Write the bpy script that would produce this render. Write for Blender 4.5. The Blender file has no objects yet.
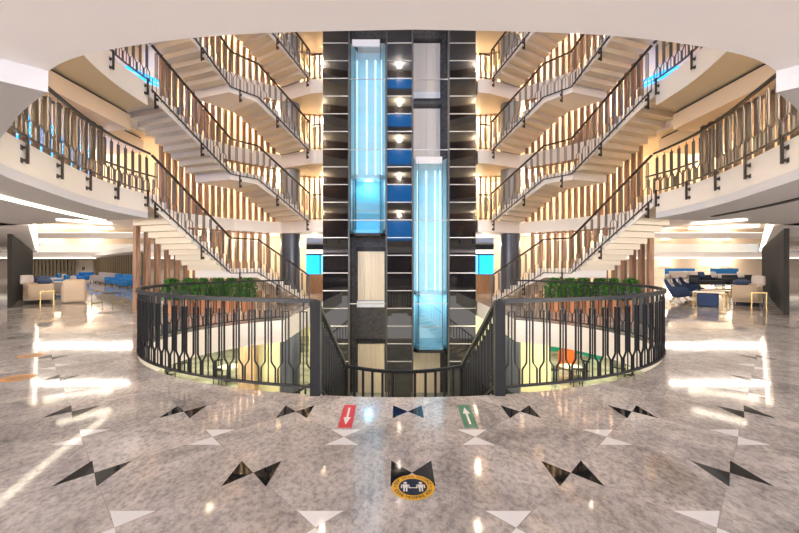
import bpy, bmesh, math, random
from mathutils import Vector, Matrix
random.seed(7)
PI = math.pi
C = bpy.context.scene.collection
SC = bpy.context.scene

# ------------------------------------------------------------------ camera, world, exposure
EYE = 1.57
CX = -0.106
cam = bpy.data.cameras.new('camera')
cam.sensor_width = 36.0
cam.lens = 380.0 / 799.0 * 36.0
cam.shift_x = 1.5 / 799.0
cam.shift_y = -1.5 / 799.0
cam.clip_end = 300
camo = bpy.data.objects.new('camera', cam)
C.objects.link(camo)
camo.location = (CX, 0, EYE)
camo.rotation_euler = (PI / 2, 0, 0)
SC.camera = camo

world = bpy.data.worlds.new('world')
SC.world = world
world.use_nodes = True
bg = world.node_tree.nodes['Background']
bg.inputs[0].default_value = (1.0, 0.93, 0.88, 1)
bg.inputs[1].default_value = 0.85

SC.view_settings.view_transform = 'Standard'
SC.view_settings.look = 'None'
SC.view_settings.gamma = 1.0
SC.view_settings.use_curve_mapping = False
SC.view_settings.exposure = 1.25

WARM = (1.0, 0.80, 0.55)
SOFT = (1.0, 0.90, 0.78)

def point_light(x, y, z, energy, color=WARM, r=0.12):
    l = bpy.data.lights.new('lamp_light', 'POINT')
    l.energy = energy
    l.color = color
    l.shadow_soft_size = r
    o = bpy.data.objects.new('lamp_light', l)
    C.objects.link(o)
    o.location = (x, y, z)
    return o

def area_light(x, y, z, sx, sy, energy, color=SOFT, rot=(0, 0, 0)):
    l = bpy.data.lights.new('ceiling_light', 'AREA')
    l.shape = 'RECTANGLE'
    l.size = sx
    l.size_y = sy
    l.energy = energy
    l.color = color
    o = bpy.data.objects.new('ceiling_light', l)  # also names the added fill panes behind the camera
    C.objects.link(o)
    o.location = (x, y, z)
    o.rotation_euler = rot
    return o

# added fill light behind the camera, two unseen panes to brighten floor and ceiling
for k in (-1, 1):
    area_light(k * 14.0, -7.0, 1.7, 12, 2.8, 1450, (1.0, 0.965, 0.965), (PI / 2, 0, k * 0.75))

def P(px, py, d):
    """the point seen at a pixel of the photograph, d metres ahead"""
    return Vector(((px - 398) * d / 380 + CX, d, EYE - (py - 265) * d / 380))

def F(px, py):
    """the floor point seen at a pixel"""
    return P(px, py, 380 * EYE / (py - 265))

# ------------------------------------------------------------------ materials
def mat(name, col, rough=0.5, metal=0.0, spec=0.5, emit=None, es=0.0, noise=None, coat=0.0):
    m = bpy.data.materials.new(name)
    m.use_nodes = True
    nt = m.node_tree
    b = nt.nodes['Principled BSDF']
    b.inputs['Base Color'].default_value = (*col, 1)
    b.inputs['Roughness'].default_value = rough
    b.inputs['Metallic'].default_value = metal
    b.inputs['Specular IOR Level'].default_value = spec
    if coat:
        b.inputs['Coat Weight'].default_value = coat
        b.inputs['Coat Roughness'].default_value = 0.05
    if emit:
        b.inputs['Emission Color'].default_value = (*emit, 1)
        b.inputs['Emission Strength'].default_value = es
    if noise:
        scale, amt, stretch = noise
        tc = nt.nodes.new('ShaderNodeTexCoord')
        mp = nt.nodes.new('ShaderNodeMapping')
        mp.inputs['Scale'].default_value = stretch
        n = nt.nodes.new('ShaderNodeTexNoise')
        n.inputs['Scale'].default_value = scale
        n.inputs['Detail'].default_value = 6
        r = nt.nodes.new('ShaderNodeValToRGB')
        r.color_ramp.elements[0].position = 0.3
        r.color_ramp.elements[1].position = 0.7
        r.color_ramp.elements[0].color = (*[c * (1 - amt) for c in col], 1)
        r.color_ramp.elements[1].color = (*[min(1, c * (1 + amt)) for c in col], 1)
        nt.links.new(tc.outputs['Object'], mp.inputs[0])
        nt.links.new(mp.outputs[0], n.inputs['Vector'])
        nt.links.new(n.outputs['Fac'], r.inputs[0])
        nt.links.new(r.outputs[0], b.inputs['Base Color'])
    return m

def marble(name):
    m = bpy.data.materials.new(name)
    m.use_nodes = True
    nt = m.node_tree
    N, L = nt.nodes, nt.links
    b = N['Principled BSDF']
    b.inputs['Roughness'].default_value = 0.06
    b.inputs['Specular IOR Level'].default_value = 0.6
    tc = N.new('ShaderNodeTexCoord')
    sep = N.new('ShaderNodeSeparateXYZ')
    L.new(tc.outputs['Object'], sep.inputs[0])
    # diagonal slabs of 0.85 m: every slab has its own vein offset
    def math_(op, a, bb=None):
        n = N.new('ShaderNodeMath')
        n.operation = op
        for i, v in enumerate((a, bb)):
            if v is None:
                continue
            if isinstance(v, (int, float)):
                n.inputs[i].default_value = v
            else:
                L.new(v, n.inputs[i])
        return n.outputs[0]
    yy = math_('SUBTRACT', sep.outputs[1], 2.87)
    u = math_('DIVIDE', math_('ADD', sep.outputs[0], yy), 1.2)
    v = math_('DIVIDE', math_('SUBTRACT', sep.outputs[0], yy), 1.2)
    fu, fv = math_('FLOOR', u), math_('FLOOR', v)
    cmb = N.new('ShaderNodeCombineXYZ')
    L.new(fu, cmb.inputs[0])
    L.new(fv, cmb.inputs[1])
    wn = N.new('ShaderNodeTexWhiteNoise')
    wn.noise_dimensions = '3D'
    L.new(cmb.outputs[0], wn.inputs['Vector'])
    sc = N.new('ShaderNodeVectorMath')
    sc.operation = 'SCALE'
    sc.inputs['Scale'].default_value = 9.0
    L.new(wn.outputs['Color'], sc.inputs[0])
    add = N.new('ShaderNodeVectorMath')
    L.new(tc.outputs['Object'], add.inputs[0])
    L.new(sc.outputs[0], add.inputs[1])
    n1 = N.new('ShaderNodeTexNoise')
    n1.inputs['Scale'].default_value = 1.3
    n1.inputs['Detail'].default_value = 10
    n1.inputs['Roughness'].default_value = 0.72
    n1.inputs['Distortion'].default_value = 0.6
    L.new(add.outputs[0], n1.inputs['Vector'])
    mp = N.new('ShaderNodeMapping')
    mp.inputs['Scale'].default_value = (1.5, 1.0, 1)
    mp.inputs['Rotation'].default_value = (0, 0, 0.5)
    L.new(add.outputs[0], mp.inputs[0])
    n2 = N.new('ShaderNodeTexNoise')
    n2.inputs['Scale'].default_value = 18.0
    n2.inputs['Detail'].default_value = 9
    n2.inputs['Roughness'].default_value = 0.7
    L.new(mp.outputs[0], n2.inputs['Vector'])
    r1 = N.new('ShaderNodeValToRGB')
    e = r1.color_ramp.elements
    e[0].position = 0.30
    e[0].color = (0.25, 0.235, 0.233, 1)
    e[1].position = 0.60
    e[1].color = (0.69, 0.65, 0.635, 1)
    e2 = e.new(0.45)
    e2.color = (0.50, 0.468, 0.458, 1)
    L.new(n1.outputs['Fac'], r1.inputs[0])
    r2 = N.new('ShaderNodeValToRGB')
    r2.color_ramp.elements[0].position = 0.36
    r2.color_ramp.elements[0].color = (0.50, 0.49, 0.49, 1)
    r2.color_ramp.elements[1].position = 0.56
    r2.color_ramp.elements[1].color = (1.08, 1.06, 1.05, 1)
    L.new(n2.outputs['Fac'], r2.inputs[0])
    mx = N.new('ShaderNodeMix')
    mx.data_type = 'RGBA'
    mx.blend_type = 'MULTIPLY'
    mx.inputs['Factor'].default_value = 0.8
    L.new(r1.outputs[0], mx.inputs['A'])
    L.new(r2.outputs[0], mx.inputs['B'])
    hs = N.new('ShaderNodeHueSaturation')
    L.new(mx.outputs['Result'], hs.inputs['Color'])
    L.new(math_('ADD', math_('MULTIPLY', wn.outputs['Value'], 0.22), 0.88), hs.inputs['Value'])
    # thin joints
    du = math_('ABSOLUTE', math_('SUBTRACT', math_('FRACT', u), 0.5))
    dv = math_('ABSOLUTE', math_('SUBTRACT', math_('FRACT', v), 0.5))
    j = math_('GREATER_THAN', math_('MAXIMUM', du, dv), 0.497)
    mj = N.new('ShaderNodeMix')
    mj.data_type = 'RGBA'
    mj.inputs['B'].default_value = (0.36, 0.31, 0.29, 1)
    L.new(math_('MULTIPLY', j, 0.6), mj.inputs['Factor'])
    L.new(hs.outputs[0], mj.inputs['A'])
    L.new(mj.outputs['Result'], b.inputs['Base Color'])
    return m

def glass_mat(name, col, alpha_tint=0.12, rough=0.02):
    m = bpy.data.materials.new(name)
    m.use_nodes = True
    nt = m.node_tree
    N, L = nt.nodes, nt.links
    N.clear()
    out = N.new('ShaderNodeOutputMaterial')
    tr = N.new('ShaderNodeBsdfTransparent')
    tr.inputs[0].default_value = (*col, 1)
    gl = N.new('ShaderNodeBsdfGlossy')
    gl.inputs['Roughness'].default_value = rough
    fr = N.new('ShaderNodeFresnel')
    fr.inputs[0].default_value = 1.45
    ma = N.new('ShaderNodeMath')
    ma.operation = 'ADD'
    ma.inputs[1].default_value = alpha_tint
    mix = N.new('ShaderNodeMixShader')
    L.new(fr.outputs[0], ma.inputs[0])
    L.new(ma.outputs[0], mix.inputs[0])
    L.new(tr.outputs[0], mix.inputs[1])
    L.new(gl.outputs[0], mix.inputs[2])
    L.new(mix.outputs[0], out.inputs[0])
    return m

M = {
    'marble': marble('floor_marble'),
    'black_marble': mat('black_marble', (0.012, 0.012, 0.014), 0.05, spec=0.35, noise=(14, 0.6, (1, 1, 1))),
    'white_marble': mat('white_marble', (0.93, 0.93, 0.95), 0.06, spec=0.7),
    'ceiling': mat('ceiling_paint', (0.92, 0.87, 0.85), 0.6),
    'soffit': mat('soffit_grey', (0.50, 0.475, 0.46), 0.6),  # even grey, darker than the ceiling
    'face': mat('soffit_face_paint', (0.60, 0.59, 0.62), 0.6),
    'soffit_warm': mat('warm_soffit_paint', (0.74, 0.63, 0.46), 0.6),
    'cream': mat('cream_plaster', (0.79, 0.73, 0.67), 0.55),
    'stair': mat('stair_plaster', (0.68, 0.585, 0.45), 0.5),
    'tread': mat('stair_tread_stone', (0.80, 0.73, 0.64), 0.4),
    'wall': mat('wall_paint', (0.80, 0.68, 0.52), 0.6),
    'wing_wall': mat('lounge_wall_paint', (0.78, 0.68, 0.57), 0.6),
    'rail': mat('rail_metal', (0.009, 0.0095, 0.012), 0.5, 0.0, spec=0.3),
    'rail_up': mat('bronze_rail_metal', (0.115, 0.10, 0.085), 0.34, 0.65),
    'paddle_up': mat('grey_baluster_metal', (0.15, 0.135, 0.12), 0.42, 0.5),
    'hand_up': mat('handrail_metal', (0.045, 0.035, 0.03), 0.3, 0.4),
    'slat': mat('slat_wood', (0.34, 0.19, 0.115), 0.5, noise=(3, 0.35, (6, 6, 0.5))),
    'slat_light': mat('pale_slat_wood', (0.44, 0.30, 0.19), 0.5, noise=(3, 0.3, (6, 6, 0.5))),
    'slat_dark': mat('umber_slat_wood', (0.15, 0.10, 0.06), 0.45, noise=(3, 0.3, (6, 6, 0.5))),
    'dark_slat': mat('dark_slat_wood', (0.030, 0.026, 0.022), 0.7, spec=0.2),
    'bronze_slat': mat('bronze_slat', (0.22, 0.17, 0.10), 0.35, 0.5),
    'black_glass': mat('black_glass', (0.006, 0.006, 0.008), 0.035, spec=1.0),
    'strip': mat('steel_strip', (0.50, 0.48, 0.45), 0.35, 0.5),
    'frame': mat('lift_frame_metal', (0.10, 0.095, 0.09), 0.35, 0.6),
    'dark': mat('shaft_dark', (0.02, 0.02, 0.022), 0.4),
    'shaft': mat('shaft_wall', (0.055, 0.05, 0.048), 0.3, noise=(9, 0.5, (1, 1, 1))),
    'door': mat('lift_door_metal', (0.86, 0.74, 0.55), 0.4, 0.2, noise=(4, 0.12, (9, 9, 0.3))),
    'door_pale': mat('lift_door_metal_pale', (0.60, 0.56, 0.50), 0.4, 0.2),
    'white': mat('white_enamel', (0.82, 0.84, 0.87), 0.4),
    'lining': mat('streak_lining', (0.70, 0.80, 0.83), 0.45),
    'cab': mat('lift_cab_lining', (0.36, 0.66, 0.78), 0.4),
    'glass': glass_mat('clear_glass', (0.93, 0.97, 0.98)),
    'blue_glass': glass_mat('blue_glass', (0.72, 0.90, 0.97), 0.06),
    'led': mat('cyan_led', (0.8, 0.95, 1), 0.4, emit=(0.62, 0.88, 1.0), es=0.85),  # glow of the added streak tubes and of the cab lamp
    'cove': mat('cove_light', (1, 1, 1), 0.4, emit=(1.0, 0.87, 0.66), es=1.7),
    'cove_soft': mat('cove_light_soft', (1, 1, 1), 0.4, emit=(1.0, 0.88, 0.70), es=0.9),
    'spot': mat('spot_lens', (1, 1, 1), 0.4, emit=(1.0, 0.85, 0.62), es=12.0),
    'sconce': mat('sconce_lens', (1, 1, 1), 0.4, emit=(1.0, 0.86, 0.62), es=4.0),
    'blue_screen': mat('blue_screen', (0.01, 0.05, 0.15), 0.3, emit=(0.01, 0.30, 0.95), es=1.5),
    'blue_pale': mat('pale_blue_screen', (0.1, 0.2, 0.4), 0.3, emit=(0.12, 0.52, 1.0), es=1.0),
    'white_lit': mat('pale_lit_screen', (0.5, 0.6, 0.7), 0.3, emit=(0.45, 0.62, 0.75), es=0.8),
    'navy': mat('navy_fabric', (0.022, 0.050, 0.135), 0.75, noise=(30, 0.2, (1, 1, 1))),
    'blue': mat('blue_fabric', (0.012, 0.20, 0.58), 0.7, noise=(30, 0.15, (1, 1, 1))),
    'beige': mat('beige_fabric', (0.68, 0.53, 0.38), 0.8, noise=(30, 0.08, (1, 1, 1))),
    'lilac': mat('lilac_fabric', (0.50, 0.46, 0.50), 0.8, noise=(30, 0.08, (1, 1, 1))),
    'charcoal': mat('charcoal_fabric', (0.03, 0.034, 0.045), 0.8),
    'pale_cushion': mat('pale_cushion', (0.70, 0.62, 0.56), 0.8),
    'brass': mat('brass', (0.36, 0.24, 0.08), 0.3, 0.8),
    'black_metal': mat('black_metal', (0.02, 0.018, 0.016), 0.4, 0.3),
    'column': mat('navy_column', (0.055, 0.062, 0.085), 0.35),
    'column_up': mat('grey_column', (0.30, 0.29, 0.285), 0.4, 0.2),
    'leaf': mat('leaf_green', (0.045, 0.15, 0.022), 0.45, noise=(5, 0.6, (1, 1, 1))),
    'terracotta': mat('terracotta', (0.40, 0.165, 0.07), 0.6),
    'soil': mat('soil', (0.05, 0.03, 0.02), 0.9),
    'low_wall': mat('pale_yellow_wall', (0.72, 0.68, 0.44), 0.6),
    'low_floor': mat('lower_floor_tile', (0.36, 0.38, 0.32), 0.25, noise=(1.2, 0.4, (1, 1, 1))),
    'green': mat('green_panel', (0.0, 0.24, 0.15), 0.5),
    'orange': mat('orange_fabric', (0.66, 0.15, 0.02), 0.6),
    'table_white': mat('table_white', (0.75, 0.72, 0.65), 0.35),
    'wood': mat('warm_wood', (0.42, 0.24, 0.13), 0.45, noise=(3, 0.25, (8, 8, 0.6))),
    'wall_dark': mat('dark_wall_panel', (0.075, 0.05, 0.035), 0.4, noise=(3, 0.25, (8, 8, 0.6))),
    'red': mat('red_vinyl', (0.70, 0.045, 0.06), 0.35),
    'green_vinyl': mat('green_vinyl', (0.012, 0.17, 0.095), 0.35),
    'yellow': mat('yellow_vinyl', (0.90, 0.48, 0.01), 0.4),
    'navy_vinyl': mat('navy_vinyl', (0.010, 0.014, 0.04), 0.45, spec=0.3),
    'white_vinyl': mat('white_vinyl', (0.82, 0.80, 0.80), 0.35),
    'orange_vinyl': mat('orange_vinyl', (0.70, 0.30, 0.06), 0.35),
    'worn_vinyl': mat('worn_orange_vinyl', (0.45, 0.24, 0.10), 0.5, noise=(40, 0.4, (1, 1, 1))),
    'gap_shade': mat('shadow_gap_dark', (0.03, 0.025, 0.02), 0.8),  # near-black colour paints the shade of the shadow gaps
    'peach': mat('peach_lit_plaster', (0.84, 0.66, 0.48), 0.6),  # warm light on the bulkhead face put into the colour
}

# ------------------------------------------------------------------ mesh helpers
WORLD = {}

class MB:
    def __init__(s):
        s.v, s.f, s.m = [], [], []

    def add(s, verts, faces, mi=0):
        k = len(s.v)
        s.v += [Vector(p) for p in verts]
        s.f += [[i + k for i in f] for f in faces]
        s.m += [mi] * len(faces)
        return s

    def box(s, x0, x1, y0, y1, z0, z1, mi=0, mx=None):
        p = [Vector((x, y, z)) for z in (z0, z1) for y in (y0, y1) for x in (x0, x1)]
        if mx:
            p = [mx @ q for q in p]
        return s.add(p, [(0, 2, 3, 1), (4, 5, 7, 6), (0, 1, 5, 4), (2, 6, 7, 3), (0, 4, 6, 2), (1, 3, 7, 5)], mi)

    def rbox(s, x0, x1, y0, y1, z0, z1, r, mi=0, mx=None, seg=3):
        bm = bmesh.new()
        bmesh.ops.create_cube(bm, size=1)
        for v in bm.verts:
            v.co = Vector(((x0 + x1) / 2 + v.co.x * (x1 - x0), (y0 + y1) / 2 + v.co.y * (y1 - y0), (z0 + z1) / 2 + v.co.z * (z1 - z0)))
        r = min(r, 0.49 * min(x1 - x0, y1 - y0, z1 - z0))
        bmesh.ops.bevel(bm, geom=list(bm.edges), offset=r, segments=seg, affect='EDGES', profile=0.5)
        bm.verts.index_update()
        vs = [(mx @ v.co if mx else v.co.copy()) for v in bm.verts]
        s.add(vs, [[v.index for v in f.verts] for f in bm.faces], mi)
        bm.free()
        return s

    def prism(s, poly, z0, z1, mi=0):
        n = len(poly)
        vs = [Vector((p[0], p[1], z0)) for p in poly] + [Vector((p[0], p[1], z1)) for p in poly]
        fs = [list(range(n))[::-1], list(range(n, 2 * n))] + [(i, (i + 1) % n, n + (i + 1) % n, n + i) for i in range(n)]
        return s.add(vs, fs, mi)

    def extrude(s, poly3, vec, mi=0):
        n = len(poly3)
        vs = [Vector(p) for p in poly3] + [Vector(p) + vec for p in poly3]
        fs = [list(range(n))[::-1], list(range(n, 2 * n))] + [(i, (i + 1) % n, n + (i + 1) % n, n + i) for i in range(n)]
        return s.add(vs, fs, mi)

    def sweep(s, path, w, h, mi=0, closed=False, rnd=False):
        """rectangular (or rounded) bar along a path, upright"""
        path = [Vector(p) for p in path]
        n = len(path)
        prof = [(-w / 2, -h / 2), (w / 2, -h / 2), (w / 2, h / 2), (-w / 2, h / 2)]
        if rnd:
            prof = [(w / 2 * math.cos(a), h / 2 * math.sin(a)) for a in [2 * PI * i / 8 for i in range(8)]]
        k = len(prof)
        vs = []
        for i, p in enumerate(path):
            if closed:
                t = path[(i + 1) % n] - path[i - 1]
                scale = 1
            else:
                a = path[max(i - 1, 0)]
                b = path[min(i + 1, n - 1)]
                t = b - a
                scale = 1
            t.normalize()
            side = t.cross(Vector((0, 0, 1)))
            if side.length < 1e-4:
                side = Vector((1, 0, 0))
            side.normalize()
            up = side.cross(t)
            for (q, r) in prof:
                vs.append(p + side * q + up * r)
        fs = []
        for i in range(n if closed else n - 1):
            j = (i + 1) % n
            for a in range(k):
                b = (a + 1) % k
                fs.append((i * k + a, i * k + b, j * k + b, j * k + a))
        if not closed:
            fs.append(list(range(k))[::-1])
            fs.append([(n - 1) * k + a for a in range(k)])
        return s.add(vs, fs, mi)

    def cyl(s, c, r, z0, z1, n=16, mi=0, r2=None):
        r2 = r if r2 is None else r2
        vs = [(c[0] + r * math.cos(2 * PI * i / n), c[1] + r * math.sin(2 * PI * i / n), z0) for i in range(n)]
        vs += [(c[0] + r2 * math.cos(2 * PI * i / n), c[1] + r2 * math.sin(2 * PI * i / n), z1) for i in range(n)]
        fs = [list(range(n))[::-1], list(range(n, 2 * n))] + [(i, (i + 1) % n, n + (i + 1) % n, n + i) for i in range(n)]
        return s.add(vs, fs, mi)

    def bar(s, a, b, r, n=6, mi=0):
        a, b = Vector(a), Vector(b)
        t = (b - a).normalized()
        sd = t.cross(Vector((0, 0, 1)))
        if sd.length < 1e-3:
            sd = Vector((1, 0, 0))
        sd.normalize()
        up = sd.cross(t)
        ring = lambda p: [p + (sd * math.cos(2 * PI * i / n) + up * math.sin(2 * PI * i / n)) * r for i in range(n)]
        vs = ring(a) + ring(b)
        fs = [list(range(n))[::-1], list(range(n, 2 * n))] + [(i, (i + 1) % n, n + (i + 1) % n, n + i) for i in range(n)]
        return s.add(vs, fs, mi)

    def data(s, name, mats, off=Vector((0, 0, 0)), smooth=False, recalc=True):
        me = bpy.data.meshes.new(name)
        me.from_pydata([tuple(p - off) for p in s.v], [], s.f)
        if not isinstance(mats, (list, tuple)):
            mats = [mats]
        for m_ in mats:
            me.materials.append(M[m_] if isinstance(m_, str) else m_)
        me.polygons.foreach_set('material_index', s.m)
        if recalc:
            bm = bmesh.new()
            bm.from_mesh(me)
            bmesh.ops.recalc_face_normals(bm, faces=bm.faces)
            bm.to_mesh(me)
            bm.free()
        if smooth:
            me.shade_smooth()
            try:
                me.set_sharp_from_angle(angle=0.6)
            except Exception:
                pass
        me.update()
        return me

    def build(s, name, mats, parent=None, smooth=False, origin=None, recalc=True):
        if parent is not None:
            off = WORLD[parent.name]
        elif origin is not None:
            off = Vector(origin)
        else:
            n = len(s.v)
            xs = [p.x for p in s.v]
            ys = [p.y for p in s.v]
            off = Vector(((min(xs) + max(xs)) / 2, (min(ys) + max(ys)) / 2, min(p.z for p in s.v)))
        me = s.data(name, mats, off, smooth, recalc)
        o = bpy.data.objects.new(name, me)
        C.objects.link(o)
        if parent is not None:
            o.parent = parent
        else:
            o.location = off
        WORLD[o.name] = off
        return o

def tag(o, label, cat, group=None):
    o['label'] = label
    o['category'] = cat
    if group:
        o['group'] = group
    return o

def struct(o, label=None):
    o['kind'] = 'structure'
    if label:
        o['label'] = label
    return o

def thing(name, label, cat, loc, group=None):
    o = bpy.data.objects.new(name, None)
    o.empty_display_size = 0.2
    C.objects.link(o)
    o.location = loc
    WORLD[o.name] = Vector(loc)
    return tag(o, label, cat, group)

def inst(name, me, parent, loc, rz=0.0):
    o = bpy.data.objects.new(name, me)
    C.objects.link(o)
    o.parent = parent
    o.location = Vector(loc) - WORLD[parent.name]
    o.rotation_euler = (0, 0, rz)
    return o

def copy_thing(root, loc, rz, label, group=None, cat=None):
    r = root.copy()
    C.objects.link(r)
    r.location = loc
    r.rotation_euler = (0, 0, rz)
    r['label'] = label
    if group:
        r['group'] = group
    WORLD[r.name] = Vector(loc)
    for ch in list(root.children):
        c = ch.copy()
        C.objects.link(c)
        c.parent = r
        for g in list(ch.children):
            d = g.copy()
            C.objects.link(d)
            d.parent = c
    return r

def catmull(pts, n=8):
    pts = [Vector(p) for p in pts]
    out = []
    for i in range(len(pts) - 1):
        p0 = pts[max(i - 1, 0)]
        p1, p2 = pts[i], pts[i + 1]
        p3 = pts[min(i + 2, len(pts) - 1)]
        for k in range(n):
            t = k / n
            out.append(0.5 * ((2 * p1) + (p2 - p0) * t + (2 * p0 - 5 * p1 + 4 * p2 - p3) * t * t + (3 * p1 - p0 - 3 * p2 + p3) * t ** 3))
    out.append(pts[-1])
    return out

def arclen(path):
    L = [0.0]
    for a, b in zip(path, path[1:]):
        L.append(L[-1] + math.hypot(b[0] - a[0], b[1] - a[1]))
    return L

def at_len(path, L, s):
    s = max(0, min(L[-1], s))
    for i in range(len(path) - 1):
        if s <= L[i + 1] or i == len(path) - 2:
            t = (s - L[i]) / max(1e-9, L[i + 1] - L[i])
            a, b = Vector(path[i]), Vector(path[i + 1])
            d = b - a
            return a.lerp(b, t), math.atan2(d.y, d.x), d

def offset2d(path, dist):
    out = []
    n = len(path)
    for i, p in enumerate(path):
        a, b = Vector(path[max(i - 1, 0)]), Vector(path[min(i + 1, n - 1)])
        t = (b - a)
        t.z = 0
        t.normalize()
        out.append(Vector(p) + Vector((-t.y, t.x, 0)) * dist)
    return out

# the photograph's two halves mirror each other; a side is named by the arrow sticker on its floor
SIDE = {-1: 'on the red-arrow side', 1: 'on the green-arrow side'}
H0, HS = 3.52, 3.06
LEVEL = [0.0] + [H0 + k * HS for k in range(6)]

def mxp(p, s):
    return Vector((p[0] * (-s), *p[1:])) if len(p) > 1 else p
# profiles below are written for the red arrow side (x < 0); s = 1 mirrors them
def sd(pts, s):
    return [Vector((p[0] * (1 if s < 0 else -1), p[1], p[2] if len(p) > 2 else 0.0)) for p in pts]

# ------------------------------------------------------------------ structure: ground floor with its oval well
VY, VA, VB = 8.13, 5.1, 3.62
def well(t):
    c = math.cos(t)
    return (VA * c * (0.972 if c > 0 else 1.0), VY + VB * math.sin(t))
NX = 3.36                # notch beside the lift bank
well_pts = []
tb = math.acos(NX / VA)
for i in range(97):
    t = PI - tb + (2 * PI - (PI - 2 * tb)) * i / 96.0
    well_pts.append(well(t))
well_pts += [(NX, 19.5), (-NX, 19.5)]
# the front of the well between the newels is the head of the central stair
mb = MB()
ctr = (0, 9.0)
def outer_pt(p, R=80.0):
    dx, dy = p[0] - ctr[0], p[1] - ctr[1]
    k = R / max(abs(dx), abs(dy))
    return (ctr[0] + dx * k, ctr[1] + dy * k)
n = len(well_pts)
inn = [Vector((*p, 0)) for p in well_pts]
out = [Vector((*outer_pt(p), 0)) for p in well_pts]
lowv = [Vector((*p, -0.62)) for p in well_pts]
low_out = [Vector((*outer_pt(p), -0.62)) for p in well_pts]
mb.add(inn + out, [(i, (i + 1) % n, n + (i + 1) % n, n + i) for i in range(n)], 0)
mb.add(inn + lowv, [(i, n + i, n + (i + 1) % n, (i + 1) % n) for i in range(n)], 1)
mb.add(lowv + low_out, [(i, n + i, n + (i + 1) % n, (i + 1) % n) for i in range(n)], 1)
S = 1.2
def in_well(x, y, g=0.25):
    return ((x / (VA + g)) ** 2 + ((y - VY) / (VB + g)) ** 2) < 1
def tri_pair(x, y, white):
    z = 0.0012
    if white:
        a, b = 0.145, 0.155
        mb.add([(x - a, y + b, z), (x, y, z), (x + a, y + b, z)], [(0, 1, 2)], 2)
        mb.add([(x - a, y - b, z), (x + a, y - b, z), (x, y, z)], [(0, 1, 2)], 2)
    else:
        a, b = 0.16, 0.18
        mb.add([(x - a, y - b, z), (x, y, z), (x - a, y + b, z)], [(0, 1, 2)], 3)
        mb.add([(x + a, y - b, z), (x + a, y + b, z), (x, y, z)], [(0, 1, 2)], 3)
for j in range(-3, 5):
    for i in range(-8, 9):
        for wh in (0, 1):
            x, y = (i + 0.5 * wh) * S, 2.87 + (j + 0.5 * wh) * S
            if not in_well(x, y) and y < 7.2 and not (abs(x) < 4 and y > 4.4):
                tri_pair(x, y, wh)
fl = mb.build('floor', ['marble', 'cream', 'white_marble', 'black_marble'], origin=(0, 0, 0), recalc=False)
struct(fl)

# ------------------------------------------------------------------ upper floors
VOID = [(0, 2.34), (-1.0, 2.38), (-1.66, 2.47), (-2.29, 2.63), (-2.72, 2.84), (-3.3, 3.22), (-3.9, 3.68), (-5.05, 4.55), (-5.75, 5.4), (-6.15, 6.35), (-6.68, 7.85), (-6.98, 9.2), (-7.02, 10.5)]
T, TP = (-7.02, 10.6), (-8.55, 11.05)
A_, B_, C_ = (-6.02, 13.35), (-5.36, 14.15), (-3.95, 16.3)
RIM = catmull([(*p, 0) for p in VOID], 6)
BACK = [TP, (-8.62, 12.2), (-8.4, 13.4), (-7.9, 14.7), (-7.0, 16.0), (-5.45, 17.35), (-3.9, 16.55), (-3.36, 16.45), (-3.36, 19.5)]
def void_half(s):
    return sd([(p.x, p.y) for p in RIM] + BACK, s)
def ring_slab(level, z0, z1, R, near_cut=None):
    m_ = MB()
    left = void_half(-1)
    right = void_half(1)
    loop = left + right[::-1][:-1]
    outer = []
    for p in loop:
        d = Vector((p.x, p.y - 10, 0))
        d.normalize()
        r = R(math.degrees(math.atan2(d.y, d.x)) % 360, p)
        outer.append(Vector((d.x * r, 10 + d.y * r, 0)))
    k = len(loop)
    up = lambda L, z: [Vector((p.x, p.y, z)) for p in L]
    it, ot, ib, ob = up(loop, z1), up(outer, z1), up(loop, z0), up(outer, z0)
    q = lambda a, b: [(i, (i + 1) % k, k + (i + 1) % k, k + i) for i in range(k)]
    m_.add(it + ot, q(0, 0), 0)
    m_.add(ib + ob, q(0, 0), 1)
    m_.add(it + ib, q(0, 0), 2)
    m_.add(ot + ob, q(0, 0), 2)
    return m_

def R1(a, p):
    # the lounge ceilings open up beyond r on both sides of the back
    b = a if a <= 90 or a >= 270 else 180 - a
    b = (b + 180) % 360 - 180
    if 12 < b < 52:
        return 11.2
    return 60 if b <= 9 else (11.2 + (12 - b) / 3 * 1.5 if b < 12 else 24)
sl = ring_slab(1, H0 - 0.50, H0, R1)
struct(sl.build('balcony_slab', ['tread', 'ceiling', 'cream'], origin=(0, 0, H0 - 0.5)))
for lv in (2, 3, 4, 5):
    sl = ring_slab(lv, LEVEL[lv] - 0.60, LEVEL[lv], lambda a, p: 15.0)
    struct(sl.build('balcony_slab', ['tread', 'soffit_warm', 'cream'], origin=(0, 0, LEVEL[lv] - 0.6)))

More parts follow.
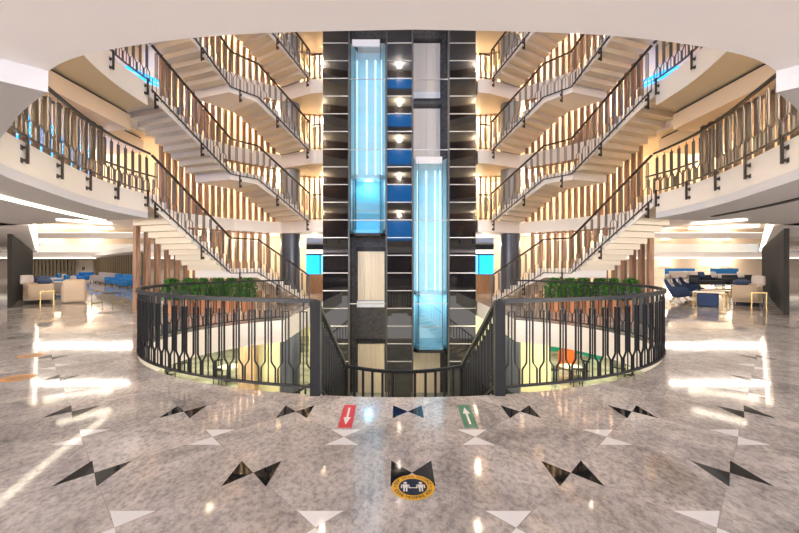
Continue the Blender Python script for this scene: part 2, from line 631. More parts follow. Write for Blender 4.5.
# dropped soffit on both flanks, its end face cut at 45 degrees
for s in (-1, 1):
    inner = [p for p in RIM if p.x <= -2.66]
    inner = [Vector((p.x, p.y, 0)) for p in inner]
    outer = []
    k = len(inner)
    for i, p in enumerate(inner):
        t = i / (k - 1)
        a = Vector((-9.5, -3.94, 0)).lerp(Vector((-13.5, 12.6, 0)), min(1, t * 1.25))
        outer.append(a)
    m_ = MB()
    z0, z1 = H0 - 0.66, H0 - 0.49
    f = 1 if s < 0 else -1
    I = [Vector((p.x * f, p.y, z0)) for p in inner]
    O = [Vector((p.x * f, p.y, z0)) for p in outer]
    I2 = [p + Vector((0, 0, z1 - z0)) for p in I]
    O2 = [p + Vector((0, 0, z1 - z0)) for p in O]
    q = [(i, i + 1, k + i + 1, k + i) for i in range(k - 1)]
    m_.add(I + O, q, 0)
    m_.add(I + I2, q, 1)
    m_.add([I[0], O[0], O2[0], I2[0]], [(0, 1, 2, 3)], 1)
    m_.add([I[-1], O[-1], O2[-1], I2[-1]], [(0, 1, 2, 3)], 1)
    o = m_.build('ceiling', ['soffit', 'face'], origin=(0, 0, z0))
    struct(o)

# ------------------------------------------------------------------ railings
def baluster_data(name, h, w, bar_w, bar_d, m, z_lo, a, gap=0.085):
    """a bottle-shaped loop of flat bar around one straight centre bar"""
    b = MB()
    hd = bar_d / 2
    top = h - gap
    f = w / 2 - 0.018
    for s in (-1, 1):
        pts = [(s * a, 0, top), (s * a, 0, z_lo + 0.09)]
        for k in range(1, 7):
            t = k / 6
            e = t * t * (3 - 2 * t)
            pts.append((s * (a + (f - a) * e), 0, z_lo + 0.09 - 0.10 * t))
        pts.append((s * f, 0, 0.06))
        for (p, q) in zip(pts, pts[1:]):
            v = []
            for (x, y, z) in (p, q):
                v += [(x - bar_w / 2, -hd, z), (x + bar_w / 2, -hd, z), (x + bar_w / 2, hd, z), (x - bar_w / 2, hd, z)]
            b.add(v, [(0, 1, 5, 4), (1, 2, 6, 5), (2, 3, 7, 6), (3, 0, 4, 7)], 0)
    b.box(-a - bar_w / 2, a + bar_w / 2, -hd, hd, top - 0.004, top + bar_w - 0.004)
    b.box(-bar_w / 2, bar_w / 2, -hd * 0.6, hd * 0.6, 0.06, h - 0.01)
    return b.data(name, m)

BAL_FRONT = baluster_data('baluster', 1.10, 0.238, 0.010, 0.026, 'rail', 0.26, 0.043, 0.13)
BAL_STAIR = baluster_data('baluster', 1.29, 0.27, 0.012, 0.026, 'paddle_up', 0.45, 0.036)
BAL_UP = baluster_data('baluster', 1.06, 0.27, 0.012, 0.026, 'paddle_up', 0.30, 0.036)
brk = MB()
brk.box(-0.02, 0.02, -0.035, 0.0, -0.36, 0.10)
brk.box(-0.016, 0.016, 0.0, 0.06, -0.13, -0.09)
brk.box(-0.016, 0.016, 0.0, 0.06, -0.33, -0.29)
brk.box(-0.03, 0.03, 0.05, 0.075, -0.15, -0.07)
brk.box(-0.03, 0.03, 0.05, 0.075, -0.35, -0.27)
BRACKET = brk.data('wall_bracket', 'hand_up')

def railing(root, path, h, mod, bal, hand_m, low_m, s_in=0.0, brackets=0.0, flip=0.0, s_from=0.0, hw=0.06, hh=0.045, rotb=0.0):
    """handrail, bottom rail, balusters (and fascia brackets) as parts of root; path in world coordinates at floor height"""
    MB().sweep([Vector(p) + Vector((0, 0, h)) for p in path], hw, hh, rnd=False).build('handrail', hand_m, root)
    MB().sweep([Vector(p) + Vector((0, 0, 0.065)) for p in path], 0.045, 0.025).build('bottom_rail', low_m, root)
    L = arclen(path)
    nmod = max(1, int(round((L[-1] - 2 * s_in) / mod)))
    step = (L[-1] - 2 * s_in) / nmod
    for i in range(nmod):
        p, a, d = at_len(path, L, s_in + (i + 0.5) * step)
        inst('baluster', bal, root, p, a)
    if brackets:
        nb = max(1, int(L[-1] / brackets))
        for i in range(nb + 1):
            p, a, d = at_len(path, L, 0.12 + i * (L[-1] - 0.24) / max(1, nb))
            inst('wall_bracket', BRACKET, root, p, a + rotb)

# front railing of the well, one wing each side of the central stair
t0 = math.asin(1.1 / VA)
for s in (-1, 1):
    pts = []
    for i in range(81):
        t = -PI / 2 - t0 - (PI / 2 - t0 + 0.25) * i / 80.0
        x, y = well(t if s < 0 else PI - t)
        pts.append(Vector((x + (0.05 * (1 - i / 80) if s > 0 else 0), y, 0.03)))
    root = thing('well_railing', 'black bottle-bar railing round the front of the floor well %s' % SIDE[s], 'railing', (pts[0].x, pts[0].y, 0))
    railing(root, pts, 1.105, 0.238, BAL_FRONT, 'rail', 'rail', s_in=0.04, hw=0.075, hh=0.05)
    MB().box(pts[0].x - 0.06, pts[0].x + 0.06, pts[0].y - 0.05, pts[0].y + 0.05, 0.0, 1.135).build('newel_post', 'rail', root)

# back railing of the well
for s in (-1, 1):
    pts = []
    for i in range(61):
        t = PI / 2 + (PI / 2 - tb) + (tb - 0.25) * i / 60.0
        x, y = well(t if s < 0 else PI - t)
        pts.append(Vector((x, y, 0.03)))
    root = thing('well_railing', 'dark railing behind the floor well before the shrubs %s' % SIDE[s], 'railing', (pts[2].x, pts[2].y, 0))
    railing(root, pts, 1.10, 0.215, BAL_FRONT, 'rail', 'rail', s_in=0.02)

# ------------------------------------------------------------------ staircases
ORD = ['lowest', 'second', 'third', 'topmost']
def staircase(s, lv):
    zb, zt = LEVEL[lv], LEVEL[lv + 1]
    nlow = 8
    ntot = 20 if lv == 0 else 18
    rise = (zt - zb) / ntot
    zl = zb + nlow * rise
    T_, A2, B2, C2 = sd([(*T, zt), (*A_, zl), (*B_, zl), (*C_, zb)], s)
    W = 1.60
    root = thing('staircase', 'cream %s staircase rising from the lift landing %s' % (ORD[lv], SIDE[s]), 'staircase', (C2.x, C2.y, zb))
    f = -1 if s < 0 else 1
    def wallside(a, b):
        d = Vector((b.x - a.x, b.y - a.y, 0)).normalized()
        nrm = Vector((-d.y, d.x, 0))
        return nrm if nrm.x * f > 0 else -nrm
    nl, nu = wallside(C2, B2), wallside(A2, T_)
    def flight(a, b, za, k, nrm, nm):
        # k risers from a (low) to b (high)
        run = Vector((b.x - a.x, b.y - a.y, 0))
        st = run / k
        top = []
        p = Vector((a.x, a.y, za))
        top.append(p.copy())
        for i in range(k):
            p = p + Vector((0, 0, rise))
            top.append(p.copy())
            if i < k - 1 or True:
                p = p + st
                top.append(p.copy())
        low = []
        und = Vector((0, 0, -0.20)) + st * 0.35
        for q in top[1:-1]:
            low.append(q + und)
        poly = top + [top[-1] + Vector((0, 0, -0.22))] + low[::-1][1:] + [top[0] + st * 0.35]
        mbf = MB()
        mbf.extrude([q + nrm * 0.05 for q in poly], nrm * (W - 0.05))
        mbf.build(nm, 'stair', root)
        # stringer on the open side: stepped above, straight below
        sp = [Vector((q.x, q.y, q.z + 0.035)) for q in top]
        u0 = Vector((a.x, a.y, za - (0.0 if lv == 0 and za == zb else 0.10)))
        u1 = Vector((b.x, b.y, za + k * rise - 0.30))
        sp = sp + [u1, u0]
        MB().extrude(sp, nrm * 0.06).build('stringer', 'cream', root)
        tp = top[1:]
        for i in range(k):
            q = Vector((a.x, a.y, za)) + st * i + Vector((0, 0, (i + 1) * rise))
            tb_ = [q - st * 0.10 + nrm * 0.06, q + st * 0.98 + nrm * 0.06, q + st * 0.98 + nrm * (W + 0.02), q - st * 0.10 + nrm * (W + 0.02)]
            MB().extrude([v + Vector((0, 0, 0.002)) for v in tb_], Vector((0, 0, 0.03))).build('tread', 'tread', root)
    flight(C2, B2, zb, nlow, nl, 'lower_flight')
    flight(A2, T_, zl, ntot - nlow, nu, 'upper_flight')
    lp = [B2, A2, A2 + nu * W, B2 + nl * W]
    m_ = MB()
    m_.extrude([Vector((p.x, p.y, zl - 0.30)) for p in lp], Vector((0, 0, 0.335)))
    m_.build('landing', 'cream', root)
    # balustrade on the open side
    h = 1.30
    off = -0.06
    path = [Vector((C2.x, C2.y, zb)), Vector((B2.x, B2.y, zl)), Vector((A2.x, A2.y, zl)), Vector((T_.x, T_.y, zt))]
    path[0] += nl * off
    path[1] += (nl + nu) / 2 * off
    path[2] += (nl + nu) / 2 * off
    path[3] += nu * off
    dense = []
    for a, b in zip(path, path[1:]):
        for i in range(6):
            dense.append(a.lerp(b, i / 6))
    dense.append(path[-1])
    for p in dense:
        p.z -= 0.19
    r = bpy.data.objects.new('stair_railing', None)
    C.objects.link(r)
    r.parent = root
    WORLD[r.name] = WORLD[root.name]
    ra = math.atan2(B2.y - C2.y, B2.x - C2.x)
    railing(r, dense, h, 0.27, BAL_STAIR, 'hand_up', 'hand_up', brackets=1.6, hw=0.06, hh=0.05, rotb=(0 if s < 0 else PI))
    e = MB()
    e.box(path[0].x - 0.025, path[0].x + 0.025, path[0].y - 0.025, path[0].y + 0.025, zb, zb + h - 0.17)
    e.build('newel_post', 'hand_up', r)
    return root

for lv in range(4):
    for s in (-1, 1):
        staircase(s, lv)

# ------------------------------------------------------------------ balcony railings
BW = {1: 'first', 2: 'second', 3: 'third'}
for lv in (1, 2, 3):
    for s in (-1, 1):
        z = LEVEL[lv]
        y0 = {1: 3.4, 2: 7.4, 3: 9.6}[lv]
        base = [p for p in RIM if p.y > y0 and p.x < -2.9]
        path = offset2d(base, -0.06) if True else base
        path = [Vector((p.x, p.y, z)) for p in sd(path, s)]
        root = thing('balcony_railing', 'bronze railing with bracket feet on the %s balcony edge %s' % (BW[lv], SIDE[s]), 'railing', path[len(path) // 2])
        railing(root, path, 1.12, 0.27, BAL_UP, 'hand_up', 'rail_up', brackets=1.12, rotb=(0 if s < 0 else PI), hw=0.055, hh=0.045)
        # railing of the stair gap, behind the stair head
        g = [Vector((p.x, p.y, z)) for p in sd([(-8.72, 11.2), (-8.72, 12.2), (-8.5, 13.2)], s)]
        root = thing('balcony_railing', 'short bronze railing behind the stair head of the %s balcony %s' % (BW[lv], SIDE[s]), 'railing', g[1])
        railing(root, g, 1.10, 0.23, BAL_UP, 'hand_up', 'rail_up')
        # landing railing next to the lifts
        g = [Vector((p.x, p.y, z)) for p in sd([(-3.9, 16.62), (-3.62, 16.52), (-3.40, 16.50)], s)]
        root = thing('balcony_railing', 'short curved landing railing beside the lifts on the %s balcony %s' % (BW[lv], SIDE[s]), 'railing', g[1])
        railing(root, g, 1.10, 0.2, BAL_UP, 'hand_up', 'rail_up')

# ------------------------------------------------------------------ slat screens and corridor walls
def slats(name, label, path, z0, z1, spacing, w, d, m, cat='slat screen', rails=True):
    mb = MB()
    L = arclen(path)
    k = int(L[-1] / spacing)
    for i in range(k + 1):
        p, a, _ = at_len(path, L, i * L[-1] / k)
        mx = Matrix.Translation((p.x, p.y, 0)) @ Matrix.Rotation(a, 4, 'Z')
        mb.box(-w / 2, w / 2, -d / 2, d / 2, z0, z1, 0, mx)
    if rails:
        mb.sweep([Vector((p[0], p[1], z1 - 0.05)) for p in path], d * 0.5, 0.06)
    return tag(mb.build(name, m), label, cat)

for s in (-1, 1):
    scr = catmull([(p[0], p[1], 0) for p in sd([(-8.5, 13.5), (-7.98, 14.8), (-7.08, 16.1), (-5.75, 17.25)], s)], 8)
    for lv in (1, 2, 3):
        slats('slat_screen', 'tall brown timber slat screen standing behind the %s balcony stair %s' % (BW[lv], SIDE[s]), scr, LEVEL[lv], LEVEL[lv + 1] - 0.60, 0.26, 0.13, 0.12, 'slat')
        land = catmull([(p[0], p[1], 0) for p in sd([(-5.2, 18.6), (-4.3, 18.9), (-3.5, 18.9)], s)], 6)
        slats('slat_screen', 'pale timber slat screen behind the lift landing of the %s balcony %s' % (BW[lv], SIDE[s]), land, LEVEL[lv], LEVEL[lv + 1] - 0.6, 0.22, 0.11, 0.10, 'slat_light')
        flank = catmull([(p[0], p[1], 0) for p in sd([(-6.9, 4.2), (-7.75, 5.8), (-8.15, 7.6), (-8.35, 9.4), (-8.5, 10.7)], s)], 8)
        slats('slat_screen', 'gilt slat screen along the corridor wall of the %s balcony %s' % (BW[lv], SIDE[s]), flank, LEVEL[lv], LEVEL[lv + 1] - (1.1 if lv < 3 else 0.6), 0.30, 0.12, 0.10, 'slat_dark')
        wall = catmull([(p[0], p[1], 0) for p in sd([(-10.2, 2.0), (-11.0, 6.0), (-11.3, 9.5), (-11.2, 11.6), (-10.6, 14.0), (-9.2, 16.5), (-7.2, 18.6), (-5.0, 20.0), (-1.0, 20.3)], s)], 8)
        m_ = MB()
        m_.sweep([Vector((p.x, p.y, (LEVEL[lv] + LEVEL[lv + 1] - 0.6) / 2)) for p in wall], 0.12, HS - 0.60)
        struct(m_.build('wall_back', 'wall'))
    # ground floor screen under the stair
    g = catmull([(p[0], p[1], 0) for p in sd([(-9.05, 13.0) if s < 0 else (-8.72, 13.3), (-8.4, 14.2), (-7.3, 15.8), (-6.6, 16.7), (-6.0, 17.2)], s)], 8)
    slats('slat_screen', 'deep brown timber fins on the floor under the lowest staircase %s' % SIDE[s], g, 0, H0 - 0.5, 0.335, 0.13, 0.20, 'slat')
    gw = catmull([(p[0], p[1], 0) for p in sd([(-9.2, 16.4), (-8.0, 17.8), (-6.4, 19.4), (-5.0, 20.2)], s)], 6)
    m_ = MB()
    m_.sweep([Vector((p.x, p.y, 1.5)) for p in gw], 0.12, 3.0)
    struct(m_.build('wall_back', 'wall'))
    # round column beside the lift landing
    c = sd([(-5.15, 17.75)], s)[0]
    mbc = MB()
    mbc.cyl((c.x, c.y), 0.46, -4.4, LEVEL[1] - 0.5, 28)
    struct(mbc.build('column', 'column', smooth=True))
    for lv in (1, 2, 3):
        mbc = MB()
        mbc.cyl((c.x, c.y), 0.46, LEVEL[lv], LEVEL[lv + 1] - 0.6, 28)
        struct(mbc.build('column', 'column_up', smooth=True))
    # corridor lamps
    for lv in (1, 2, 3):
        z = LEVEL[lv + 1] - 0.85
        for (x, y, e) in ((-10.6, 8.0, 110), (-10.4, 13.2, 110), (-8.3, 16.3, 110), (-6.2, 18.3, 110), (-4.0, 19.5, 80)):
            p = sd([(x, y)], s)[0]
            point_light(p.x, p.y, z, e)
            o = MB().cyl((p.x, p.y), 0.055, z + 0.05, z + 0.25, 10).build('ceiling_light', 'spot')
            tag(o, 'small corridor spotlight behind the slats of the %s balcony %s' % (BW[lv], SIDE[s]), 'ceiling light', 'corridor spotlights of the %s balcony %s' % (BW[lv], SIDE[s]))
    for (x, y) in ((-8.2, 16.3), (-6.6, 18.0), (-4.3, 19.2)):
        p = sd([(x, y)], s)[0]
        point_light(p.x, p.y, 2.6, 40)

# ------------------------------------------------------------------ lift bank
LY = 16.45
ZB, ZT = -4.4, 14.5
piers = [(-3.36, -2.28, 'outer lift pier %s' % SIDE[-1]), (-0.56, 0.48, 'middle lift pier between the two lift shafts'), (2.14, 3.26, 'outer lift pier %s' % SIDE[1])]
for (x0, x1, lb) in piers:
    root = thing('lift_pier', 'black glass %s crossed by steel strips' % lb, 'pier', ((x0 + x1) / 2, LY + 0.6, ZB))
    MB().box(x0, x1, LY, LY + 1.4, ZB, ZT).build('glass_panel', 'black_glass', root)
    z = LEVEL[1] - 8 * HS / 4 - 0.1 * 0
    k = 0
    while z < ZT:
        if z > ZB:
            MB().box(x0 - 0.01, x1 + 0.01, LY - 0.025, LY + 0.02, z - 0.02, z + 0.02).build('steel_strip', 'strip', root)
        z += HS / 4
shafts = [(-2.28, -0.56, -1.36, SIDE[-1]), (0.48, 2.14, 1.24, SIDE[1])]
LVN = ['lower floor', 'ground floor', 'first balcony', 'second balcony', 'third balcony']
for si, (x0, x1, dc, nm) in enumerate(shafts):
    mw = MB()
    mw.box(x0, x1, 17.85, 17.95, ZB, ZT)
    struct(mw.build('wall_back', 'shaft'))
    # steel frame of the shaft front
    frm = thing('lift_surround', 'tall steel frame around the lift shaft front %s' % nm, 'frame', ((x0 + x1) / 2, LY, ZB))
    for xx in (x0 + 0.05, x1 - 0.05):
        MB().box(xx - 0.03, xx + 0.03, LY - 0.03, LY + 0.06, ZB, ZT).build('post', 'frame', frm)
    zs = [-4.42, -0.10] + LEVEL[1:4]
    for i, z in enumerate(zs):
        root = thing('lift_door', '%s lift door in the shaft %s' % (LVN[i], nm), 'lift door', (dc, 17.8, z))
        mm = 'door' if i < 2 else 'door_pale'
        for a, b in ((-0.62, -0.315), (-0.31, -0.005), (0.005, 0.31), (0.315, 0.62)):
            MB().box(dc + a, dc + b, 17.76, 17.82, z + 0.02, z + 2.30).build('door_panel', mm, root)
        MB().box(dc - 0.66, dc + 0.62, 17.70, 17.84, z - 0.30, z + 0.0).build('sill_apron', 'white', root)
        m_ = MB()
        m_.box(dc - 0.70, dc + 0.70, 17.72, 17.80, z + 2.32, z + 2.50)
        for q in range(7):
            m_.box(dc - 0.6 + q * 0.18, dc - 0.52 + q * 0.18, 17.66, 17.74, z + 2.36, z + 2.46)
        m_.build('door_gear', 'black_metal', root)
        MB().box(x0 + 0.02, x1 - 0.02, LY + 0.02, LY + 0.06, z - 0.03, z + 0.01).build('cross_bar', 'strip', frm)

# added glass and light tubes imitate the cabs' light streaks; cabs at rest inside
spans = [(2.95, 11.35), (-2.15, 6.28)]
for (x0, x1, dc, nm), (z0, z1) in zip(shafts, spans):
    xa, xb = x0 + 0.09, x1 - 0.09
    root = thing('streak_enclosure', 'tall blue-lit enclosure added in place of the lift light streak %s' % nm, 'glazing', ((xa + xb) / 2, 17.0, z0))
    # three faceted lining panels behind the glass
    xm = (xa + xb) / 2
    ln = MB()
    poly = [(xa, 16.75), (xa + 0.25, 17.55), (xb - 0.25, 17.55), (xb, 16.75)]
    for (a, b) in zip(poly, poly[1:]):
        d = Vector((b[0] - a[0], b[1] - a[1], 0)).normalized()
        nrm = Vector((-d.y, d.x, 0)) * 0.03
        ln.extrude([Vector((*a, z0)), Vector((*b, z0)), Vector((*b, z1)), Vector((*a, z1))], nrm)
    ln.build('rear_lining', 'lining', root)
    for xx in (xa + 0.20, xm - 0.12, xm + 0.28, xb - 0.22):
        MB().cyl((xx, 17.42), 0.03, z0 + 0.2, z1 - 0.4, 8).build('streak_tube', 'led', root)
    gm = MB()
    front = [(xa, 16.72), (xa + 0.22, 16.50), (xb - 0.22, 16.50), (xb, 16.72)]
    for (a, b) in zip(front, front[1:]):
        gm.add([Vector((*a, z0)), Vector((*b, z0)), Vector((*b, z1)), Vector((*a, z1))], [(0, 1, 2, 3)])
    gm.build('glass_front', 'blue_glass', root)
    for i, (xx, yy) in enumerate(front):
        MB().box(xx - 0.015, xx + 0.015, yy - 0.02, yy + 0.02, z0, z1).build('mullion', 'frame', root)
    MB().box(xa + 0.1, xb - 0.25, 16.44, 16.50, z1 - 0.32, z1 - 0.02).build('head_panel', 'white', root)
    MB().prism([(xa, 16.72), (xa + 0.22, 16.48), (xb - 0.22, 16.48), (xb, 16.72), (xb, 17.5), (xa, 17.5)], z0 - 0.10, z0 - 0.01).build('base_plate', 'black_metal', root)
    # the cab
    cz = z0 + 0.02
    ch = 2.55
    cr = thing('lift_cab', 'cyan panoramic lift cab at the foot of the added enclosure %s' % nm, 'lift cab', (xm, 16.95, cz))
    MB().prism([(xa + 0.08, 16.74), (xa + 0.27, 16.56), (xb - 0.27, 16.56), (xb - 0.08, 16.74), (xb - 0.1, 17.34), (xa + 0.1, 17.34)], cz, cz + 0.14).build('cab_floor', 'cab', cr)
    MB().prism([(xa + 0.08, 16.74), (xa + 0.27, 16.56), (xb - 0.27, 16.56), (xb - 0.08, 16.74), (xb - 0.1, 17.34), (xa + 0.1, 17.34)], cz + ch - 0.16, cz + ch).build('cab_roof', 'white', cr)
    MB().box(xa + 0.12, xb - 0.12, 17.28, 17.33, cz + 0.14, cz + ch - 0.16).build('back_wall', 'cab', cr)
    MB().box(xa + 0.3, xb - 0.3, 16.60, 16.63, cz + 0.95, cz + 1.0).build('grab_rail', 'strip', cr)
    g2 = MB()
    fr = [(xa + 0.08, 16.74), (xa + 0.27, 16.56), (xb - 0.27, 16.56), (xb - 0.08, 16.74)]
    for (a, b) in zip(fr, fr[1:]):
        g2.add([Vector((*a, cz + 0.14)), Vector((*b, cz + 0.14)), Vector((*b, cz + ch - 0.16)), Vector((*a, cz + ch - 0.16))], [(0, 1, 2, 3)])
    g2.build('cab_glass', 'glass', cr)
    MB().cyl((xm, 17.0), 0.22, cz + ch - 0.19, cz + ch - 0.165, 20).build('ceiling_lamp', 'led', cr)
    point_light(xm, 16.9, cz + ch - 0.45, 6, (0.5, 0.85, 1.0), 0.2)

# ------------------------------------------------------------------ central stair down from the well's front edge
LZ = -1.40
root = thing('staircase', 'short central staircase going down between the two newel posts to the middle landing', 'staircase', (0, 4.6, LZ))
nr = 8
for i in range(nr):
    y = 4.62 + i * 0.30
    z = -(i + 1) * 1.40 / nr
    MB().box(-1.08, 1.08, y, y + 0.32, z - 0.16, z).build('tread', 'tread', root)
MB().box(-1.6, 1.6, 7.0, 7.55, LZ - 0.25, LZ - 0.001).build('landing', 'tread', root)
for s in (-1, 1):
    MB().extrude([(s * 1.08, 4.62, -0.02), (s * 1.08, 7.0, LZ), (s * 1.08, 7.0, LZ - 0.3), (s * 1.08, 4.62, -0.5)], Vector((s * 0.05, 0, 0))).build('stringer', 'cream', root)
    path = [Vector((s * 1.1, 4.62 + 2.45 * i / 12, -1.40 * i / 12 + 0.02)) for i in range(13)]
    r = thing('stair_railing', 'black railing sloping down along the central stair %s' % SIDE[s], 'railing', (s * 1.1, 4.62, -0.6))
    MB().sweep([p + Vector((0, 0, 1.10)) for p in path], 0.07, 0.05).build('handrail', 'rail', r)
    MB().sweep([p + Vector((0, 0, 0.10)) for p in path], 0.045, 0.025).build('bottom_rail', 'rail', r)
    L = arclen(path)
    for i in range(12):
        p, a, _ = at_len(path, L, 0.12 + i * 0.2)
        inst('baluster', BAL_FRONT, r, p, a)
    MB().box(s * 1.1 - 0.04, s * 1.1 + 0.04, 7.03, 7.11, LZ, LZ + 1.14).build('newel_post', 'rail', r)
path = []
for i in range(25):
    x = -1.1 + 2.2 * i / 24
    path.append(Vector((x, 7.07 + 0.42 * (x / 1.1) ** 2 - 0.42 + 0.0, LZ)))
r = thing('landing_railing', 'black railing bowed across the middle landing before the lifts', 'railing', (0, 6.7, LZ))
MB().sweep([p + Vector((0, 0, 1.10)) for p in path], 0.06, 0.05).build('handrail', 'rail', r)
MB().sweep([p + Vector((0, 0, 0.10)) for p in path], 0.04, 0.025).build('bottom_rail', 'rail', r)
slim = MB()
slim.box(-0.02, 0.02, -0.012, 0.012, 0.1, 1.08)
SLIM = slim.data('baluster', 'rail')
L = arclen(path)
for i in range(13):
    if i not in (6,):
        p, a, _ = at_len(path, L, 0.05 + i * (L[-1] - 0.1) / 12)
        inst('baluster', SLIM, r, p, a)
# side flights from the middle landing down to the lower floor
for s in (-1, 1):
    a, b = Vector((s * 1.2, 7.5, LZ)), Vector((s * 5.2, 10.4, -4.4))
    root = thing('staircase', 'side flight under the floor well leading to the lower floor %s' % SIDE[s], 'staircase', b)
    d = (b - a)
    st = Vector((d.x, d.y, 0)) / 17
    nrm = Vector((-st.y, st.x, 0)).normalized() * (1 if s > 0 else -1)
    for i in range(17):
        q = Vector((a.x, a.y, a.z - (i + 1) * 3.0 / 17)) + st * i
        MB().extrude([q, q + st * 1.05, q + st * 1.05 + nrm * 1.2, q + nrm * 1.2], Vector((0, 0, -0.10))).build('tread', 'tread', root)
    rp = [a.lerp(b, i / 10) for i in range(11)]
    r = bpy.data.objects.new('stair_railing', None)
    C.objects.link(r)
    r.parent = root
    WORLD[r.name] = WORLD[root.name]
    MB().sweep([p + Vector((0, 0, 1.02)) for p in rp], 0.05, 0.045).build('handrail', 'rail', r)
    L = arclen(rp)
    for i in range(24):
        p, an, _ = at_len(rp, L, 0.1 + i * 0.2)
        inst('baluster', SLIM, r, p, an)

# ------------------------------------------------------------------ lower floor
lf = MB()
lf.box(-26, 26, 2, 32, -4.5, -4.4)
struct(lf.build('floor', 'low_floor', origin=(0, 12, -4.5)))
m_ = MB()
m_.box(-26, 26, 31.8, 32, -4.4, -0.62)
struct(m_.build('wall_back', 'low_wall'))
for s in (-1, 1):
    m_ = MB()
    x0, x1 = sorted((s * 3.40, s * 4.45))
    m_.box(x0, x1, 18.6, 18.9, -4.4, -0.62)
    struct(m_.build('wall_back', 'low_wall'))
    m_ = MB()
    x0, x1 = sorted((s * 5.0, s * 7.1))
    m_.box(x0, x1, 17.9, 18.2, -4.4, -0.62)
    struct(m_.build('wall_back', 'low_wall'))
for s in (-1, 1):
    for (x, y, e) in ((4.2, 14.0, 130), (7.5, 15.5, 130), (9.0, 20.0, 130), (5.0, 24.0, 120), (3.8, 17.0, 40), (13, 22, 120)):
        point_light(s * x, y, -1.1, e, (1.0, 0.92, 0.62), 0.3)
        o = MB().cyl((s * x, y), 0.16, -0.68, -0.63, 14).build('ceiling_light', 'spot')
        tag(o, 'round downlight in the lower floor ceiling %s' % SIDE[s], 'ceiling light', 'lower floor downlights %s' % SIDE[s])

# ------------------------------------------------------------------ floor stickers
def sticker_arrow(x, y0, y1, skew, m, label, towards):
    root = thing('floor_sticker', label, 'floor sticker', (x, (y0 + y1) / 2, 0.002))
    z = 0.0022
    w = 0.068
    MB().add([(x - w, y0, z), (x + w, y0, z), (x + w + skew, y1, z), (x - w + skew, y1, z)], [(0, 1, 2, 3)]).build('backing', m, root, recalc=False)
    a = MB()
    L = y1 - y0
    def q(u, v):
        if towards:
            v = 1 - v
        return (x + skew * v + u * w, y0 + v * L, z + 0.0008)
    a.add([q(-0.16, 0.14), q(0.16, 0.14), q(0.16, 0.60), q(-0.16, 0.60)], [(0, 1, 2, 3)])
    a.add([q(-0.55, 0.58), q(0.55, 0.58), q(0, 0.88)], [(0, 1, 2)])
    a.build('arrow_mark', 'white_vinyl', root, recalc=False)
sticker_arrow(-0.62, 3.66, 4.26, -0.02, 'red', 'red floor sticker with a white arrow pointing at the viewer', True)
sticker_arrow(0.605, 3.66, 4.26, 0.02, 'green_vinyl', 'green floor sticker with a white arrow pointing at the lifts', False)

def letters(txt, cx, cy, r, a0, a1, size, z, mb, inward):
    k = len(txt)
    for i, ch in enumerate(txt):
        if ch == ' ':
            continue
        a = a0 + (a1 - a0) * (i / max(1, k - 1))
        cu = bpy.data.curves.new('glyph', 'FONT')
        cu.body = ch
        cu.size = size
        cu.align_x = 'CENTER'
        cu.align_y = 'CENTER'
        cu.resolution_u = 2
        ob = bpy.data.objects.new('glyph', cu)
        C.objects.link(ob)
        me = ob.to_mesh()
        rot = a - PI / 2 if not inward else a + PI / 2
        mx = Matrix.Translation((cx + r * math.cos(a), cy + r * math.sin(a), z)) @ Matrix.Rotation(rot, 4, 'Z')
        mb.add([mx @ v.co for v in me.vertices], [list(p.vertices) for p in me.polygons])
        ob.to_mesh_clear()
        bpy.data.objects.remove(ob)
        bpy.data.curves.remove(cu)

def disc(mb, cx, cy, r0, r1, z, n=48):
    if r0 <= 0:
        mb.add([(cx + r1 * math.cos(2 * PI * i / n), cy + r1 * math.sin(2 * PI * i / n), z) for i in range(n)], [list(range(n))])
    else:
        v = [(cx + r * math.cos(2 * PI * i / n), cy + r * math.sin(2 * PI * i / n), z) for r in (r0, r1) for i in range(n)]
        mb.add(v, [(i, (i + 1) % n, n + (i + 1) % n, n + i) for i in range(n)])

